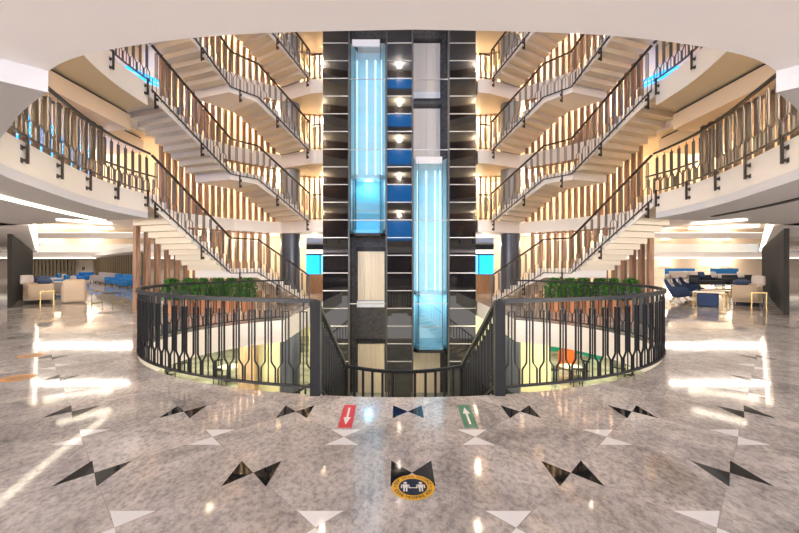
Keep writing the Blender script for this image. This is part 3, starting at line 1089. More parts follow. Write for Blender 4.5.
def round_sticker(cx, cy, R, label, ring, full):
    root = thing('floor_sticker', label, 'floor sticker', (cx, cy, 0.002))
    m_ = MB()
    disc(m_, cx, cy, 0, R, 0.0024)
    m_.build('backing', ring, root, recalc=False)
    m_ = MB()
    disc(m_, cx, cy, 0, R * 0.66, 0.0034)
    m_.build('centre_disc', 'navy_vinyl' if full else 'worn_vinyl', root, recalc=False)
    if full:
        m_ = MB()
        for s in (-1, 1):
            x = cx + s * R * 0.36
            z = 0.0044
            disc(m_, x, cy + R * 0.30, 0, R * 0.085, z, 20)
            k = R * 0.13
            m_.add([(x - k, cy + R * 0.18, z), (x + k, cy + R * 0.18, z), (x + k * 0.9, cy - R * 0.08, z), (x - k * 0.9, cy - R * 0.08, z)], [(3, 2, 1, 0)])
            for t in (-1, 1):
                m_.add([(x + t * k * 0.15, cy - R * 0.08, z), (x + t * k * 0.75, cy - R * 0.08, z), (x + t * k * 0.7, cy - R * 0.38, z), (x + t * k * 0.2, cy - R * 0.38, z)], [(0, 1, 2, 3)])
                m_.add([(x + t * k * 1.1, cy + R * 0.17, z), (x + t * k * 1.5, cy + R * 0.15, z), (x + t * k * 1.6, cy - R * 0.12, z), (x + t * k * 1.2, cy - R * 0.12, z)], [(0, 1, 2, 3)])
        z = 0.0044
        m_.add([(cx - R * 0.13, cy - R * 0.06, z), (cx + R * 0.13, cy - R * 0.06, z), (cx + R * 0.13, cy - R * 0.12, z), (cx - R * 0.13, cy - R * 0.12, z)], [(3, 2, 1, 0)])
        for t in (-1, 1):
            m_.add([(cx + t * R * 0.13, cy - R * 0.02, z), (cx + t * R * 0.22, cy - R * 0.09, z), (cx + t * R * 0.13, cy - R * 0.16, z)], [(0, 1, 2)])
        m_.build('figure_mark', 'white_vinyl', root, recalc=True)
        m_ = MB()
        letters('KEEP SOCIAL DISTANCE', cx, cy, R * 0.83, PI * 0.92, PI * 0.08, R * 0.25, 0.0040, m_, False)
        letters('SOSYAL MESAFENİ KORU', cx, cy, R * 0.83, PI * 1.10, PI * 1.90, R * 0.25, 0.0040, m_, True)
        for a in (PI, 0):
            disc(m_, cx + R * 0.83 * math.cos(a), cy + R * 0.83 * math.sin(a), 0, R * 0.045, 0.0040, 10)
        m_.build('ring_lettering', 'navy_vinyl', root, recalc=False)
round_sticker(0.0, 2.685, 0.152, 'round yellow and navy distance sticker touching the middle black bowtie inlay', 'yellow', True)
p = F(18, 378)
round_sticker(p.x, p.y, 0.19, 'worn orange round sticker on the pale floor beside the lounge', 'orange_vinyl', False)

p = F(32, 355.5)
round_sticker(p.x, p.y, 0.19, 'second worn orange round sticker, farther towards the lounge sofas', 'orange_vinyl', False)

# ------------------------------------------------------------------ potted shrubs behind the well
def shrub_mesh():
    rnd = random.Random(3)
    mb = MB()
    for i in range(900):
        a = rnd.uniform(0, 2 * PI)
        zz = rnd.uniform(0.0, 1.0)
        rr = (0.10 + 0.22 * math.sin(PI * min(1, zz * 0.8 + 0.2))) * math.sqrt(rnd.uniform(0.2, 1))
        c = Vector((rr * math.cos(a), rr * math.sin(a), 0.40 + zz * 0.72))
        l = rnd.uniform(0.08, 0.16)
        w = l * 0.42
        mx = Matrix.Translation(c) @ Matrix.Rotation(rnd.uniform(0, 2 * PI), 4, 'Z') @ Matrix.Rotation(rnd.uniform(-1.0, 0.7), 4, 'X') @ Matrix.Rotation(rnd.uniform(-0.6, 0.6), 4, 'Y')
        mb.add([mx @ Vector(v) for v in ((0, 0, 0), (w / 2, l * 0.45, 0.012), (0, l, -0.01), (-w / 2, l * 0.45, 0.012))], [(0, 1, 2, 3)])
    return mb
LEAVES = shrub_mesh().data('foliage', 'leaf', recalc=False)
pot = MB()
pot.cyl((0, 0), 0.17, 0, 0.40, 18, 0, 0.225)
pot.cyl((0, 0), 0.245, 0.36, 0.44, 18)
POT = pot.data('pot', 'terracotta', smooth=True)
for s in (-1, 1):
    for i in range(6):
        x = -7.45 + i * 0.46
        y = 12.35 + 0.12 * (i % 2) + 0.06 * i
        p = sd([(x, y)], s)[0]
        nth = ['first', 'second', 'third', 'fourth', 'fifth', 'sixth'][5 - i]
        root = thing('potted_shrub', 'leafy green shrub in terracotta pot, %s from the lifts %s' % (nth, SIDE[s]), 'plant', (p.x, p.y, 0), 'potted shrubs behind the well railing')
        inst('pot', POT, root, (p.x, p.y, 0))
        o = inst('foliage', LEAVES, root, (p.x, p.y, 0), i * 1.3 + s)

# ------------------------------------------------------------------ lounge wings: shell
for s in (-1, 1):
    f = 1 if s < 0 else -1
    # far wall, mezzanine front, glass parapet, upper wall
    m_ = MB()
    m_.box(-70 if s < 0 else 20, -20 if s < 0 else 70, 50, 50.3, 0, 2.35)
    struct(m_.build('wall_back', 'wing_wall'))
    m_ = MB()
    m_.box(-70 if s < 0 else 20, -20 if s < 0 else 70, 47, 53, 2.35, 3.15)
    struct(m_.build('balcony_slab', 'ceiling'))
    m_ = MB()
    m_.box(-70 if s < 0 else 20, -20 if s < 0 else 70, 53, 53.3, 3.15, 8.0)
    struct(m_.build('wall_back', 'wing_wall'))
    m_ = MB()
    m_.box(-70 if s < 0 else 20, -20 if s < 0 else 70, 47.1, 47.13, 3.15, 4.2)
    tag(m_.build('glass_parapet', 'glass'), 'frameless glass parapet on the far lounge mezzanine %s' % SIDE[s], 'parapet')
    m_ = MB()
    m_.box(-75 if s < 0 else 12, -12 if s < 0 else 75, 12.5, 54, 6.6, 6.9)
    struct(m_.build('ceiling', 'ceiling'))
    m_ = MB()
    m_.box(-70 if s < 0 else 20, -20 if s < 0 else 70, 46.5, 47.2, 4.85, 5.5)
    struct(m_.build('trim_2', 'ceiling'))
    m_ = MB()
    m_.box(-70 if s < 0 else 20, -20 if s < 0 else 70, 46.6, 46.9, 5.5, 5.56)
    tag(m_.build('cove_light', 'cove_soft'), 'warm cove strip above the far mezzanine parapet %s' % SIDE[s], 'light')
    m_ = MB()
    m_.box(-70 if s < 0 else 20, -20 if s < 0 else 70, 46.85, 46.98, 2.36, 2.44)
    tag(m_.build('cove_light', 'cove_soft'), 'warm strip light along the far mezzanine front %s' % SIDE[s], 'light')

    # ceiling over the outer aisle beyond the partition
    edge0 = Vector((12.15 * -1, 12.45, 0))
    poly = sd([(-12.2, 12.45), (-33, 34.5), (-75, 34.5), (-75, -20), (-14, -20)], s)
    m_ = MB()
    m_.prism([(p.x, p.y) for p in poly], 2.86, 3.4)
    struct(m_.build('ceiling', 'ceiling'))
    # light slot along the opening's slanted edge
    a, b = sd([(-12.12, 12.55), (-32.7, 34.4)], s)
    m_ = MB()
    m_.sweep([Vector((a.x, a.y, 2.90)), Vector((b.x, b.y, 2.90))], 0.10, 0.16)
    tag(m_.build('cove_light', 'cove'), 'bright slanting cove strip edging the high lounge ceiling %s' % SIDE[s], 'light')
    a, b = sd([(-11.9, 12.65), (-10.3, 13.6)], s)
    m_ = MB()
    m_.sweep([Vector((a.x, a.y, 2.88)), Vector((b.x, b.y, 2.88))], 0.2, 0.08)
    tag(m_.build('cove_light', 'cove'), 'short bright cove strip at the lounge mouth %s' % SIDE[s], 'light')
    # curved strip in the soffit
    if s < 0:
        cv = catmull([(-6.9, 5.6, 2.84), (-7.5, 7.06, 2.84), (-8.1, 9.0, 2.84), (-8.55, 10.9, 2.84)], 6)
        m_ = MB()
        m_.sweep(cv, 0.13, 0.05)
        tag(m_.build('cove_light', 'cove'), 'curved bright strip light in the soffit under the first balcony on the red-arrow side', 'light')
    else:
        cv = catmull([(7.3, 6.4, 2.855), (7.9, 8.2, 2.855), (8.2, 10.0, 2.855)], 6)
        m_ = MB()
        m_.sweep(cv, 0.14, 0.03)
        struct(m_.build('trim_3', 'gap_shade'))  # shadow gap drawn as a dark strip
    a, b = sd([(-8.9, 11.6), (-9.6, 10.6)], s)
    m_ = MB()
    m_.sweep([Vector((a.x, a.y, 2.84)), Vector((b.x, b.y, 2.84))], 0.3, 0.05)
    tag(m_.build('cove_light', 'cove'), 'wide short strip light under the first balcony near the stair %s' % SIDE[s], 'light')
    # dark louvred partition
    pa, pb = ((-14.5, 14.1), (-29.5, 30.5)) if s < 0 else ((-12.15, 12.0), (-24.5, 25.6))
    pp = sd([pa, pb], s)
    slats('louvre_partition', 'tall dark louvred partition between the lounge and the side aisle %s' % SIDE[s], pp, 0, 2.72, 0.60, 0.30, 0.13, 'dark_slat', 'partition')
    for (x, y, w, e, wh) in ((-16.5, 19.5, 5.0, 50, 'near'), (-22.5, 26.0, 8.0, 110, 'middle'), (-32.0, 38.0, 14.0, 420, 'far')):  # linear lamps added to light the wing and streak the floor
        p = sd([(x, y)], s)[0]
        area_light(p.x, p.y, 6.50, w, 0.22, e, SOFT)
        o = MB().box(p.x - w / 2, p.x + w / 2, p.y - 0.14, p.y + 0.14, 6.52, 6.60).build('ceiling_light', 'cove_soft')
        tag(o, '%s added linear fill lamp across the high lounge ceiling %s' % (wh, SIDE[s]), 'ceiling light')
    for (x, y, e) in ((-11.2, 7.0, 22), (-18.5, 14.5, 40), (-10.0, 1.5, 40)):
        p = sd([(x, y)], s)[0]
        point_light(p.x, p.y, 2.5, e, SOFT, 0.05)

def sconce(px, py, d, label, group=None):
    p = P(px, py, d)
    root = thing('wall_sconce', label, 'wall lamp', p, group)
    MB().box(p.x - 0.45, p.x + 0.45, p.y, p.y + 0.25, p.z - 0.05, p.z + 0.05).build('bracket', 'strip', root)
    MB().box(p.x - 0.4, p.x + 0.4, p.y + 0.02, p.y + 0.22, p.z + 0.06, p.z + 0.30).build('diffuser', 'sconce', root)
    point_light(p.x, p.y - 0.6, p.z + 0.5, 50, WARM, 0.3)
for (px, w) in ((40, 'nearest the louvred partition'), (55, 'second from the louvred partition'), (86, 'third from the louvred partition'), (94, 'fourth from the louvred partition')):
    sconce(px, 243, 52.6, 'bright sconce on the upper far wall on the red-arrow side, ' + w)
for (px, w) in ((667, 'nearest the stair'), (710, 'in the middle'), (728, 'nearest the louvred partition')):
    sconce(px, 240, 52.6, 'bright sconce on the upper far wall on the green-arrow side, ' + w)
    sconce(px, 266, 49.6, 'bright sconce on the lower far wall on the green-arrow side, ' + w)

# far slat walls and doors of the red-arrow lounge
a, b = P(30, 265, 49.5), P(74, 265, 49.5)
slats('slat_screen', 'dark bronze slat wall at the far end of the lounge next to the louvred partition', [Vector((a.x, a.y, 0)), Vector((b.x, b.y, 0))], 0, 2.3, 0.45, 0.22, 0.12, 'bronze_slat')
a, b = P(96, 265, 47), P(142, 265, 29.5)
slats('slat_screen', 'bronze slat wall slanting behind the row of blue and lilac seats', [Vector((a.x, a.y, 0)), Vector((b.x, b.y, 0))], 0, 2.5, 1.0, 0.20, 0.14, 'bronze_slat')
m_ = MB()
n_ = Vector((b.y - a.y, -(b.x - a.x), 0)).normalized()
m_.sweep([Vector((a.x, a.y, 1.3)) - n_ * 0.5, Vector((b.x, b.y, 1.3)) - n_ * 0.5], 0.1, 2.6)
struct(m_.build('wall_left', 'wing_wall'))
m_ = MB()
m_.sweep([Vector((a.x, a.y, 2.85)) - n_ * 0.2, Vector((b.x, b.y, 2.85)) - n_ * 0.2], 1.2, 0.45)
struct(m_.build('trim_4', 'ceiling'))
root = thing('double_door', 'cream double door in the far lounge wall between the slat walls', 'door', P(84, 277, 49.8))
p = P(84, 277, 49.8)
for t in (-1, 1):
    MB().box(p.x + (t - 1) * 0.65 + 0.02, p.x + (t + 1) * 0.65 - 0.02, p.y - 0.06, p.y, 0.0, 2.2).build('door_leaf', 'wing_wall', root)
    MB().box(p.x + t * 0.1 - 0.03, p.x + t * 0.1 + 0.03, p.y - 0.14, p.y - 0.06, 0.9, 1.3).build('door_handle', 'black_metal', root)

# blue lit panels at the ends of the corridors beside the lifts
for s in (-1, 1):
    c = sd([(-4.6, 24.5)], s)[0]
    root = thing('display_wall', 'blue glowing display wall seen past the lifts %s' % SIDE[s], 'display', (c.x, c.y, 0))
    MB().box(c.x - 1.6, c.x + 1.6, c.y, c.y + 0.15, 0, 2.9).build('frame', 'dark', root)
    for i in range(3):
        x = c.x - 1.5 + i * 1.02
        MB().box(x, x + 0.94, c.y - 0.03, c.y, 0.5, 2.2).build('screen', 'blue_pale' if i % 2 else ('white_lit' if i == (0 if s > 0 else 2) else 'blue_screen'), root)
    MB().box(c.x - 1.55, c.x + 1.55, c.y - 0.04, c.y, 2.3, 2.55).build('light_band', 'cove_soft', root)
    o = MB().box(c.x - 0.9, c.x + 0.9, c.y - 3.2, c.y - 2.6, 0, 1.05).build('counter', 'wood')
    tag(o, 'small wooden counter in front of the blue display wall %s' % SIDE[s], 'counter')
# blue lit louvred panels of the upper corridors
for s in (-1, 1):
    for lv in (1, 2, 3):
        if lv == 1 and s > 0:
            continue
        pts = [(-10.55, 10.3), (-10.45, 12.9)] if lv == 1 else [(-10.25, 13.2), (-9.45, 15.0)]
        a, b = sd(pts, s)
        o = MB()
        z = LEVEL[lv] + 0.1
        while z < LEVEL[lv] + 2.3:
            o.sweep([Vector((a.x, a.y, z)), Vector((b.x, b.y, z))], 0.06, 0.11)
            z += 0.16
        q = o.build('light_panel', 'blue_screen')
        tag(q, 'blue glowing louvred panel on the corridor wall of the %s balcony %s' % (BW[lv], SIDE[s]), 'light panel')
# near side of the upper floors, mirrored in the black lift glass
for lv in (1, 2, 3, 4, 5):
    z0, z1 = LEVEL[lv], LEVEL[lv + 1] - 0.6
    m_ = MB()
    w = [(9.6, 1.6), (4.6, 0.3), (-4.6, 0.3), (-9.6, 1.6)]
    m_.sweep([Vector((x, y, (z0 + z1) / 2)) for (x, y) in w], 0.15, z1 - z0)
    struct(m_.build('wall_front', 'wall_dark'))
    ordn = ['first', 'second', 'third', 'fourth', 'fifth'][lv - 1]
    o = MB().box(-4.3, 4.3, 0.42, 0.50, z0 + 0.15, z0 + 1.8).build('light_panel', 'blue_screen')
    tag(o, 'wide blue glowing panel at the near side of the %s balcony, mirrored in the lifts' % ordn, 'light panel')
    for x in (-6.5, 0, 6.5):
        point_light(x, 1.5, z1 - 0.25, 215 if x else 170, (1.0, 0.88, 0.74), 0.08)
        o = MB().cyl((x, 1.5), 0.09, z1 - 0.03, z1 - 0.002, 12).build('ceiling_light', 'spot')
        tag(o, 'round downlight over the near side of the %s balcony' % ordn, 'ceiling light', 'downlights over the near side of the %s balcony' % ordn)

m_ = MB()
for (x0, x1, y0, y1) in ((-16, 16, -2, 22),):
    m_.box(x0, x1, y0, y1, LEVEL[6] - 0.6, LEVEL[6])
struct(m_.build('ceiling', 'soffit'))
m_ = MB()
m_.box(-34, 34, -13.3, -13, 0, 3.1)
struct(m_.build('wall_front', 'wall_dark'))
for k in (-1, 1):  # frames added round the unseen fill panes
    m_ = MB()
    mx = Matrix.Translation((k * 14.0, -7.05, 1.7)) @ Matrix.Rotation(k * 0.75, 4, 'Z')
    for (x0, x1, z0, z1) in ((-6.1, 6.1, 1.42, 1.5), (-6.1, 6.1, -1.7, -1.42), (-6.1, -6.0, -1.5, 1.5), (6.0, 6.1, -1.5, 1.5), (-2.05, -1.95, -1.5, 1.5), (1.95, 2.05, -1.5, 1.5)):
        m_.box(x0, x1, -0.06, 0.06, z0, z1, 0, mx)
    struct(m_.build('fill_frame_%d' % (1 if k < 0 else 2), 'frame'))
# bulkheads under the second and third floors
for s in (-1, 1):
    for lv in (2, 3):
        z = LEVEL[lv] - 0.6
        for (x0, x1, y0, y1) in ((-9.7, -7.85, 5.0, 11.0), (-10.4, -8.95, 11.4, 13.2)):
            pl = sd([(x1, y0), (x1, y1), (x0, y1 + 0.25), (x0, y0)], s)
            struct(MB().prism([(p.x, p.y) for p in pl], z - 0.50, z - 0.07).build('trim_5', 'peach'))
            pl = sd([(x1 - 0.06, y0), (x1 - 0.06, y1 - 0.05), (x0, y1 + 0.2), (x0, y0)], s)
            struct(MB().prism([(p.x, p.y) for p in pl], z - 0.07, z - 0.001).build('trim_6', 'gap_shade'))  # shadow gap over the bulkhead, shade put into its colour

# ------------------------------------------------------------------ lounge furniture
def R_(x, y, rz):
    return Matrix.Translation((x, y, 0)) @ Matrix.Rotation(rz, 4, 'Z')

def sofa(loc, rz, w, label, fab, group=None, d=0.85, h=0.80, arm=0.62):
    root = thing('sofa', label, 'sofa', (loc[0], loc[1], 0), group)
    mx = R_(loc[0], loc[1], rz)
    MB().rbox(-w / 2, w / 2, -d / 2, d / 2, 0.16, 0.34, 0.03, 0, mx).build('base', fab, root, True)
    n = max(1, round(w / 0.8))
    for i in range(n):
        a = -w / 2 + 0.16 + (w - 0.32) * i / n
        MB().rbox(a + 0.005, a + (w - 0.32) / n - 0.005, -d / 2 - 0.02, d / 2 - 0.2, 0.34, 0.47, 0.05, 0, mx).build('seat_cushion', fab, root, True)
    MB().rbox(-w / 2, w / 2, d / 2 - 0.2, d / 2, 0.16, h, 0.05, 0, mx).build('backrest', fab, root, True)
    for s in (-1, 1):
        MB().rbox(min(s * w / 2, s * (w / 2 - 0.15)), max(s * w / 2, s * (w / 2 - 0.15)), -d / 2, d / 2, 0.16, arm, 0.05, 0, mx).build('armrest', fab, root, True)
        for t in (-1, 1):
            MB().box(s * (w / 2 - 0.06) - 0.02, s * (w / 2 - 0.06) + 0.02, t * (d / 2 - 0.06) - 0.02, t * (d / 2 - 0.06) + 0.02, 0, 0.16, 0, mx).build('leg', 'black_metal', root)
    return root

def cushion(loc, rz, label, fab, w=0.5, tilt=0.35):
    mb = MB()
    n = 8
    vs, fs = [], []
    for sgn in (1, -1):
        k = len(vs)
        for i in range(n + 1):
            for j in range(n + 1):
                u, v = -1 + 2 * i / n, -1 + 2 * j / n
                t = 0.075 * math.sqrt(max(0, (1 - u ** 4) * (1 - v ** 4)))
                vs.append(Vector((u * w / 2 * (1 - 0.08 * v * v), sgn * t, v * w / 2 * (1 - 0.08 * u * u))))
        for i in range(n):
            for j in range(n):
                a = k + i * (n + 1) + j
                fs.append((a, a + 1, a + n + 2, a + n + 1))
    mx = Matrix.Translation(loc) @ Matrix.Rotation(rz, 4, 'Z') @ Matrix.Rotation(-tilt, 4, 'X')
    mb.add([mx @ v for v in vs], fs)
    return tag(mb.build('cushion', fab, None, True, origin=loc), label, 'cushion')

def lounge_chair(label, loc, rz, fab, group=None):
    root = thing('lounge_chair', label, 'chair', (loc[0], loc[1], 0), group)
    mx = R_(loc[0], loc[1], rz)
    # one-piece tilted shell: thick seat and winged back
    prof = [(-0.42, 0.38), (-0.40, 0.46), (0.10, 0.40), (0.30, 0.62), (0.46, 0.96), (0.54, 0.97), (0.56, 0.90), (0.40, 0.48), (0.28, 0.26), (0.10, 0.22), (-0.38, 0.32)]
    for nm, x0, x1 in (('seat_shell', -0.40, 0.40),):
        b = MB()
        b.extrude([mx @ Vector((x0, y, z)) for (y, z) in prof], (mx.to_3x3() @ Vector((x1 - x0, 0, 0))))
        b.build(nm, fab, root)
    for s in (-1, 1):
        b = MB()
        b.extrude([mx @ Vector((s * 0.38, y, z)) for (y, z) in ((-0.30, 0.36), (-0.26, 0.60), (0.26, 0.66), (0.50, 0.92), (0.40, 0.46), (0.12, 0.26))], mx.to_3x3() @ Vector((s * 0.06, 0, 0)))
        b.build('armrest', fab, root)
        for t in (-1, 1):
            MB().bar(mx @ Vector((s * 0.2, t * 0.1 + 0.02, 0.27)), mx @ Vector((s * 0.36, t * 0.34, 0.0)), 0.016).build('leg', 'brass', root)
    return root

def frame_table(label, loc, rz, w, d, h, top_m, group=None, cat='table'):
    root = thing('side_table', label, cat, (loc[0], loc[1], 0), group)
    mx = R_(loc[0], loc[1], rz)
    MB().box(-w / 2, w / 2, -d / 2, d / 2, h - 0.03, h, 0, mx).build('tabletop', top_m, root)
    for s in (-1, 1):
        b = MB()
        for t in (-1, 1):
            b.box(s * (w / 2 - 0.02) - 0.012, s * (w / 2 - 0.02) + 0.012, t * (d / 2 - 0.02) - 0.012, t * (d / 2 - 0.02) + 0.012, 0, h - 0.03, 0, mx)
        b.box(s * (w / 2 - 0.02) - 0.018, s * (w / 2 - 0.02) + 0.018, -d / 2 + 0.02, d / 2 - 0.02, 0, 0.03, 0, mx)
        b.build('leg_frame', 'brass', root)
    return root

# red-arrow lounge: everything stands square to the wing, which runs off at 45 degrees
RL, RR = 0.77, -0.76
UL, UR = Vector((-0.697, 0.717, 0)), Vector((0.689, 0.725, 0))
p = F(39, 304)
c = p + UL * 1.05
sofa((c.x, c.y), PI / 2 + RL, 2.1, 'boxy beige sofa standing end-on nearest the dark partition on the red-arrow side', 'beige', d=0.92, h=0.86, arm=0.80)
c = p + UL * 3.6
sofa((c.x, c.y), PI / 2 + RL, 2.1, 'charcoal sofa next behind the boxy beige sofa on the red-arrow side', 'charcoal', d=0.92, h=0.9, arm=0.8)
c = p + UL * 6.1 + Vector((0.1, 0.1, 0))
sofa((c.x, c.y), PI / 2 + RL, 2.1, 'pale sofa third in the row along the dark partition on the red-arrow side', 'pale_cushion', d=0.92, h=0.95, arm=0.85)
c = p + UL * 0.35 + Vector((0.12, 0.12, 0))
cushion((c.x, c.y, 0.90), RL, 'navy cushion on the near arm of the boxy beige sofa on the red-arrow side', 'navy', 0.5, 1.3)
c = p + UL * 0.4 + Vector((-0.25, -0.25, 0))
cushion((c.x, c.y, 0.98), RL, 'pale cushion against the back of the boxy beige sofa on the red-arrow side', 'pale_cushion', 0.4)
c = p + UL * 2.75 + Vector((0.1, 0.1, 0))
cushion((c.x, c.y, 0.95), RL, 'navy cushion on the near arm of the charcoal sofa on the red-arrow side', 'navy', 0.55, 1.2)
q = F(47, 305.5)
frame_table('slim brass side table in front of the boxy beige sofa', (q.x, q.y), RL, 0.42, 0.3, 0.58, 'brass')
q = F(75, 303)
q = q + UL * 0.4
root = thing('armchair', 'rounded cream armchair seen from behind beside the blue armchairs', 'armchair', (q.x, q.y, 0))
mx = R_(q.x, q.y, RL)
MB().rbox(-0.38, 0.38, -0.42, -0.16, 0.02, 0.98, 0.12, 0, mx, 5).build('backrest', 'beige', root, True)
MB().rbox(-0.37, 0.37, -0.2, 0.45, 0.04, 0.45, 0.08, 0, mx, 4).build('seat', 'beige', root, True)
for s in (-1, 1):
    MB().rbox(min(s * 0.24, s * 0.40), max(s * 0.24, s * 0.40), -0.3, 0.45, 0.03, 0.72, 0.07, 0, mx, 4).build('armrest', 'beige', root, True)
c0 = q + Vector((-0.15, -0.15, 0))
for (px, py, fab, lb) in ((65, 296.5, 'pale_cushion', 'pale armchair directly behind the rounded cream armchair'), (59, 293.2, 'blue', 'bright blue armchair second behind the rounded cream armchair'), (57, 290.2, 'pale_cushion', 'pale armchair between the two bright blue armchairs'), (52.5, 288.4, 'blue', 'bright blue armchair farthest behind the rounded cream armchair')):
    c = F(px, py) + UL * 0.3
    sofa((c.x, c.y), RL - PI / 2, 1.0, lb, fab, h=1.0, arm=0.75)
for (px, py, fab, lb) in ((130, 288, 'blue', 'bright blue seat nearest the staircase in the row before the bronze slat wall'),
                          (122, 286.3, 'blue', 'second bright blue seat from the staircase in the row before the bronze slat wall'),
                          (114, 285, 'blue', 'third bright blue seat from the staircase in the row before the bronze slat wall'),
                          (108, 283.6, 'lilac', 'lilac seat next to the bright blue seats before the bronze slat wall'),
                          (103, 282.8, 'lilac', 'middle lilac seat of the row before the bronze slat wall'),
                          (98, 282.0, 'lilac', 'lilac seat farthest from the staircase in the row before the bronze slat wall')):
    q = F(px, py)
    sofa((q.x, q.y), -0.55, 1.15, lb, fab, d=0.9, h=0.88)
q = F(83, 281.6)
sofa((q.x, q.y), -0.1, 1.5, 'long deep blue sofa before the cream double door', 'blue', d=0.9, h=0.9)
q = F(93, 303)
frame_table('low glass-topped table with a thin brass frame before the row of seats', (q.x + 0.6, q.y), 0, 0.9, 0.6, 0.42, 'glass')

# green-arrow lounge
q = F(679, 303) + UR * 0.3
lounge_chair('navy lounge chair nearest the well railing with thin brass legs', (q.x, q.y), PI / 4 + 0.2, 'navy')
q = q + UR * 2.1
lounge_chair('second navy lounge chair, just behind the nearest one', (q.x, q.y), PI / 4 + 0.2, 'navy')
q = q + UR * 2.1
lounge_chair('third navy lounge chair, farthest from the well railing', (q.x, q.y), PI / 4 + 0.2, 'navy')
q = F(707, 307) + UR * 0.3
o = MB().rbox(-0.31, 0.31, -0.28, 0.28, 0.02, 0.49, 0.03, 0, R_(q.x, q.y, RR)).build('ottoman', 'navy', None, True)
tag(o, 'square navy ottoman standing under the near coffee table', 'ottoman')
frame_table('near coffee table with a white top over the navy ottoman', (q.x + 0.03, q.y), RR, 0.92, 0.6, 0.56, 'table_white')
c = q + UR * 1.6
frame_table('low brass coffee table behind the navy ottoman', (c.x, c.y), RR, 0.95, 0.7, 0.42, 'brass')
c = q + UR * 3.4
frame_table('second low brass coffee table farther along the lounge', (c.x, c.y), RR, 1.0, 0.7, 0.46, 'brass')
p = F(747, 306.5)
c = p + UR * 1.05
sofa((c.x, c.y), RR - PI / 2, 2.1, 'boxy beige sofa standing end-on beside the dark partition on the green-arrow side', 'beige', d=0.86, h=0.86, arm=0.80)
c = p + UR * 0.35 + Vector((-0.12, 0.12, 0))
cushion((c.x, c.y, 0.90), RR, 'navy cushion on the near arm of the beige sofa on the green-arrow side', 'navy', 0.5, 1.3)
c = p + UR * 0.4 + Vector((0.22, -0.22, 0))
cushion((c.x, c.y, 0.98), RR, 'pale cushion against the back of the beige sofa on the green-arrow side', 'pale_cushion', 0.4)
q2 = F(759, 309)
frame_table('slim brass side table in front of the beige sofa on the green-arrow side', (q2.x, q2.y), RR, 0.42, 0.3, 0.6, 'brass')
c = p + UR * 4.2
sofa((c.x, c.y), RR - PI / 2, 2.1, 'navy sofa behind the boxy beige sofa along the partition on the green-arrow side', 'navy', d=0.9, h=0.92, arm=0.8)
q = F(741, 286.6)
sofa((q.x, q.y), 0.0, 2.15, 'long charcoal sofa with its back to the coffee tables on the green-arrow side', 'charcoal', h=0.85)
cushion((q.x + 0.2, q.y + 0.25, 0.85), 0.0, 'pale cushion on the long charcoal sofa nearer the partition', 'pale_cushion', 0.5)
q = F(707, 286.6)
sofa((q.x, q.y), 0.0, 2.0, 'long charcoal sofa nearer the navy lounge chairs on the green-arrow side', 'charcoal', h=0.85)
cushion((q.x - 0.2, q.y + 0.25, 0.85), 0.0, 'blue cushion on the long charcoal sofa behind the lounge chairs', 'navy', 0.5)
cushion((q.x + 0.7, q.y + 0.25, 0.85), 0.2, 'lilac cushion on the long charcoal sofa behind the lounge chairs', 'lilac', 0.5)
for (x0, x1, lb) in ((668, 697, 'blue banquette against the far wall behind the lounge chairs'), (714, 741, 'blue banquette against the far wall behind the long charcoal sofas')):
    a, b = P(x0, 272, 47), P(x1, 272, 47)
    root = thing('banquette', lb, 'banquette', ((a.x + b.x) / 2, 47, 0))
    MB().rbox(a.x, b.x, 47.3, 47.6, 0.3, 1.15, 0.04).build('backrest', 'blue', root, True)
    MB().rbox(a.x, b.x, 46.7, 47.4, 0.0, 0.48, 0.04).build('seat', 'pale_cushion', root, True)
for (px, lb) in ((672, 'pale armchair before the blue banquette, nearest the stair'), (680, 'pale armchair before the blue banquette, second from the stair'), (690, 'pale armchair before the blue banquette, third from the stair')):
    q = P(px, 280, 38)
    sofa((q.x, q.y), PI, 0.95, lb, 'pale_cushion', h=0.95)
# side aisles beyond the partitions
for s in (-1, 1):
    m_ = MB()
    a, b = sd([(-19.6, 18.0), (-34, 22)], s)
    m_.sweep([Vector((a.x, a.y, 1.43)), Vector((b.x, b.y, 1.43))], 0.15, 2.86)
    struct(m_.build('wall_left' if s < 0 else 'wall_right', 'wall'))
    a, b = sd([(-15.2, 11.5), (-22, 20.5)], s)
    m_ = MB()
    m_.sweep([Vector((a.x, a.y, 2.84)), Vector((b.x, b.y, 2.84))], 0.2, 0.05)
    tag(m_.build('cove_light', 'cove'), 'long strip light over the side aisle %s' % SIDE[s], 'light')
    a, b = sd([(-19.0, 17.4), (-30, 20.4)], s)
    slats('slat_screen', 'bronze slat wall of the side aisle beyond the partition %s' % SIDE[s], [a, b], 0, 2.8, 0.5, 0.2, 0.1, 'bronze_slat')
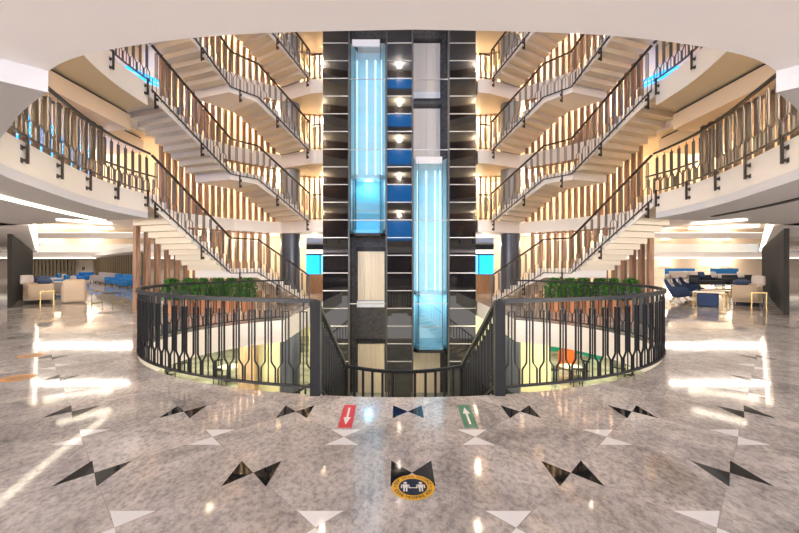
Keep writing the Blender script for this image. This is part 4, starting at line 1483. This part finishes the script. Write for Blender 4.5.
# ------------------------------------------------------------------ lower floor furniture
def dining_chair(label, loc, rz, seat_m, group=None):
    root = thing('dining_chair', label, 'chair', loc, group)
    mx = Matrix.Translation(loc) @ Matrix.Rotation(rz, 4, 'Z')
    MB().rbox(-0.24, 0.24, -0.24, 0.24, 0.42, 0.48, 0.02, 0, mx).build('seat', seat_m, root, True)
    b = MB()
    for k in range(5):
        b.box(-0.2 + k * 0.1 - 0.012, -0.2 + k * 0.1 + 0.012, 0.22, 0.245, 0.48, 0.92, 0, mx)
    b.box(-0.24, 0.24, 0.21, 0.25, 0.86, 0.94, 0, mx)
    b.build('backrest', 'black_metal', root)
    for s in (-1, 1):
        for t in (-1, 1):
            MB().box(s * 0.21 - 0.015, s * 0.21 + 0.015, t * 0.21 - 0.015, t * 0.21 + 0.015, 0, 0.42, 0, mx).build('leg', 'black_metal', root)
    return root
def round_table(label, loc, r=0.55):
    root = thing('dining_table', label, 'table', loc)
    MB().cyl((loc[0], loc[1]), r, loc[2] + 0.71, loc[2] + 0.75, 28).build('tabletop', 'table_white', root)
    MB().cyl((loc[0], loc[1]), 0.05, loc[2] + 0.04, loc[2] + 0.71, 12).build('pedestal', 'black_metal', root)
    MB().cyl((loc[0], loc[1]), 0.3, loc[2], loc[2] + 0.04, 20, 0, 0.2).build('base', 'black_metal', root)
    return root
LF = -4.4
chair0 = None
for s in (-1, 1):
    for i, (x, y) in enumerate(((6.6, 20.6), (8.8, 19.6), (7.0, 23.6), (12.6, 20.6))):
        nth = ['nearest the lifts', 'nearest the side flight', 'second row from the lifts', 'farthest from the lifts'][i]
        round_table('round white table on the lower floor %s, %s' % (SIDE[s], nth), (s * x, y, LF))
        for k in range(3):
            a = 2.1 * k + 0.4 * i
            lo = (s * x + 0.85 * math.cos(a), y + 0.85 * math.sin(a), LF)
            lb = 'black chair at the lower table %s, %s' % (SIDE[s], nth)
            if chair0 is None:
                chair0 = dining_chair(lb, (0, 0, 0), 0, 'black_metal', 'chairs on the lower floor ' + SIDE[s] + ' ' + nth)
                chair0.location = lo
                chair0.rotation_euler.z = a - PI / 2
            else:
                copy_thing(chair0, lo, a - PI / 2, lb, 'chairs on the lower floor ' + SIDE[s] + ' ' + nth)
q = P(566, 357, 22.0)
root = thing('armchair', 'round orange tub chair on the lower floor under the green panel', 'armchair', (q.x, q.y, LF))
b = MB()
k = 20
for i in range(k):
    a0, a1 = PI * 0.0 + 1.45 * PI * i / k - 0.2, PI * 0.0 + 1.45 * PI * (i + 1) / k - 0.2
    for_z = []
    v = []
    for a in (a0, a1):
        for r in (0.42, 0.54):
            for z in (LF + 0.12, LF + 1.05):
                v.append((q.x + r * math.cos(a + 3.6), q.y + r * math.sin(a + 3.6), z))
    b.add(v, [(0, 1, 5, 4), (2, 6, 7, 3), (1, 3, 7, 5), (0, 4, 6, 2), (0, 2, 3, 1), (4, 5, 7, 6)])
b.build('backrest', 'orange', root)
MB().cyl((q.x, q.y), 0.44, LF + 0.12, LF + 0.5, 24).build('seat', 'orange', root, True)
MB().cyl((q.x, q.y), 0.25, LF, LF + 0.12, 16).build('base', 'black_metal', root)
a, b2 = P(551, 345, 24), P(600, 345, 24)
o = MB()
o.extrude([P(549, 336, 24), P(549, 351, 24), P(580, 354, 24), P(602, 362, 24), P(602, 352, 24)], Vector((0, 0.1, 0)))
tag(o.build('ceiling_panel', 'green'), 'slanting green panel on the lower floor above the orange tub chair', 'panel')
o = MB()
c0, c1 = P(238, 340, 17.3), P(250, 340, 17.3)
o.box(c0.x, c1.x + 0.2, 17.3, 17.8, LF, -0.62)
tag(o.build('timber_pillar', 'slat_light'), 'warm timber pillar on the lower floor beside the pale yellow wall', 'pillar')
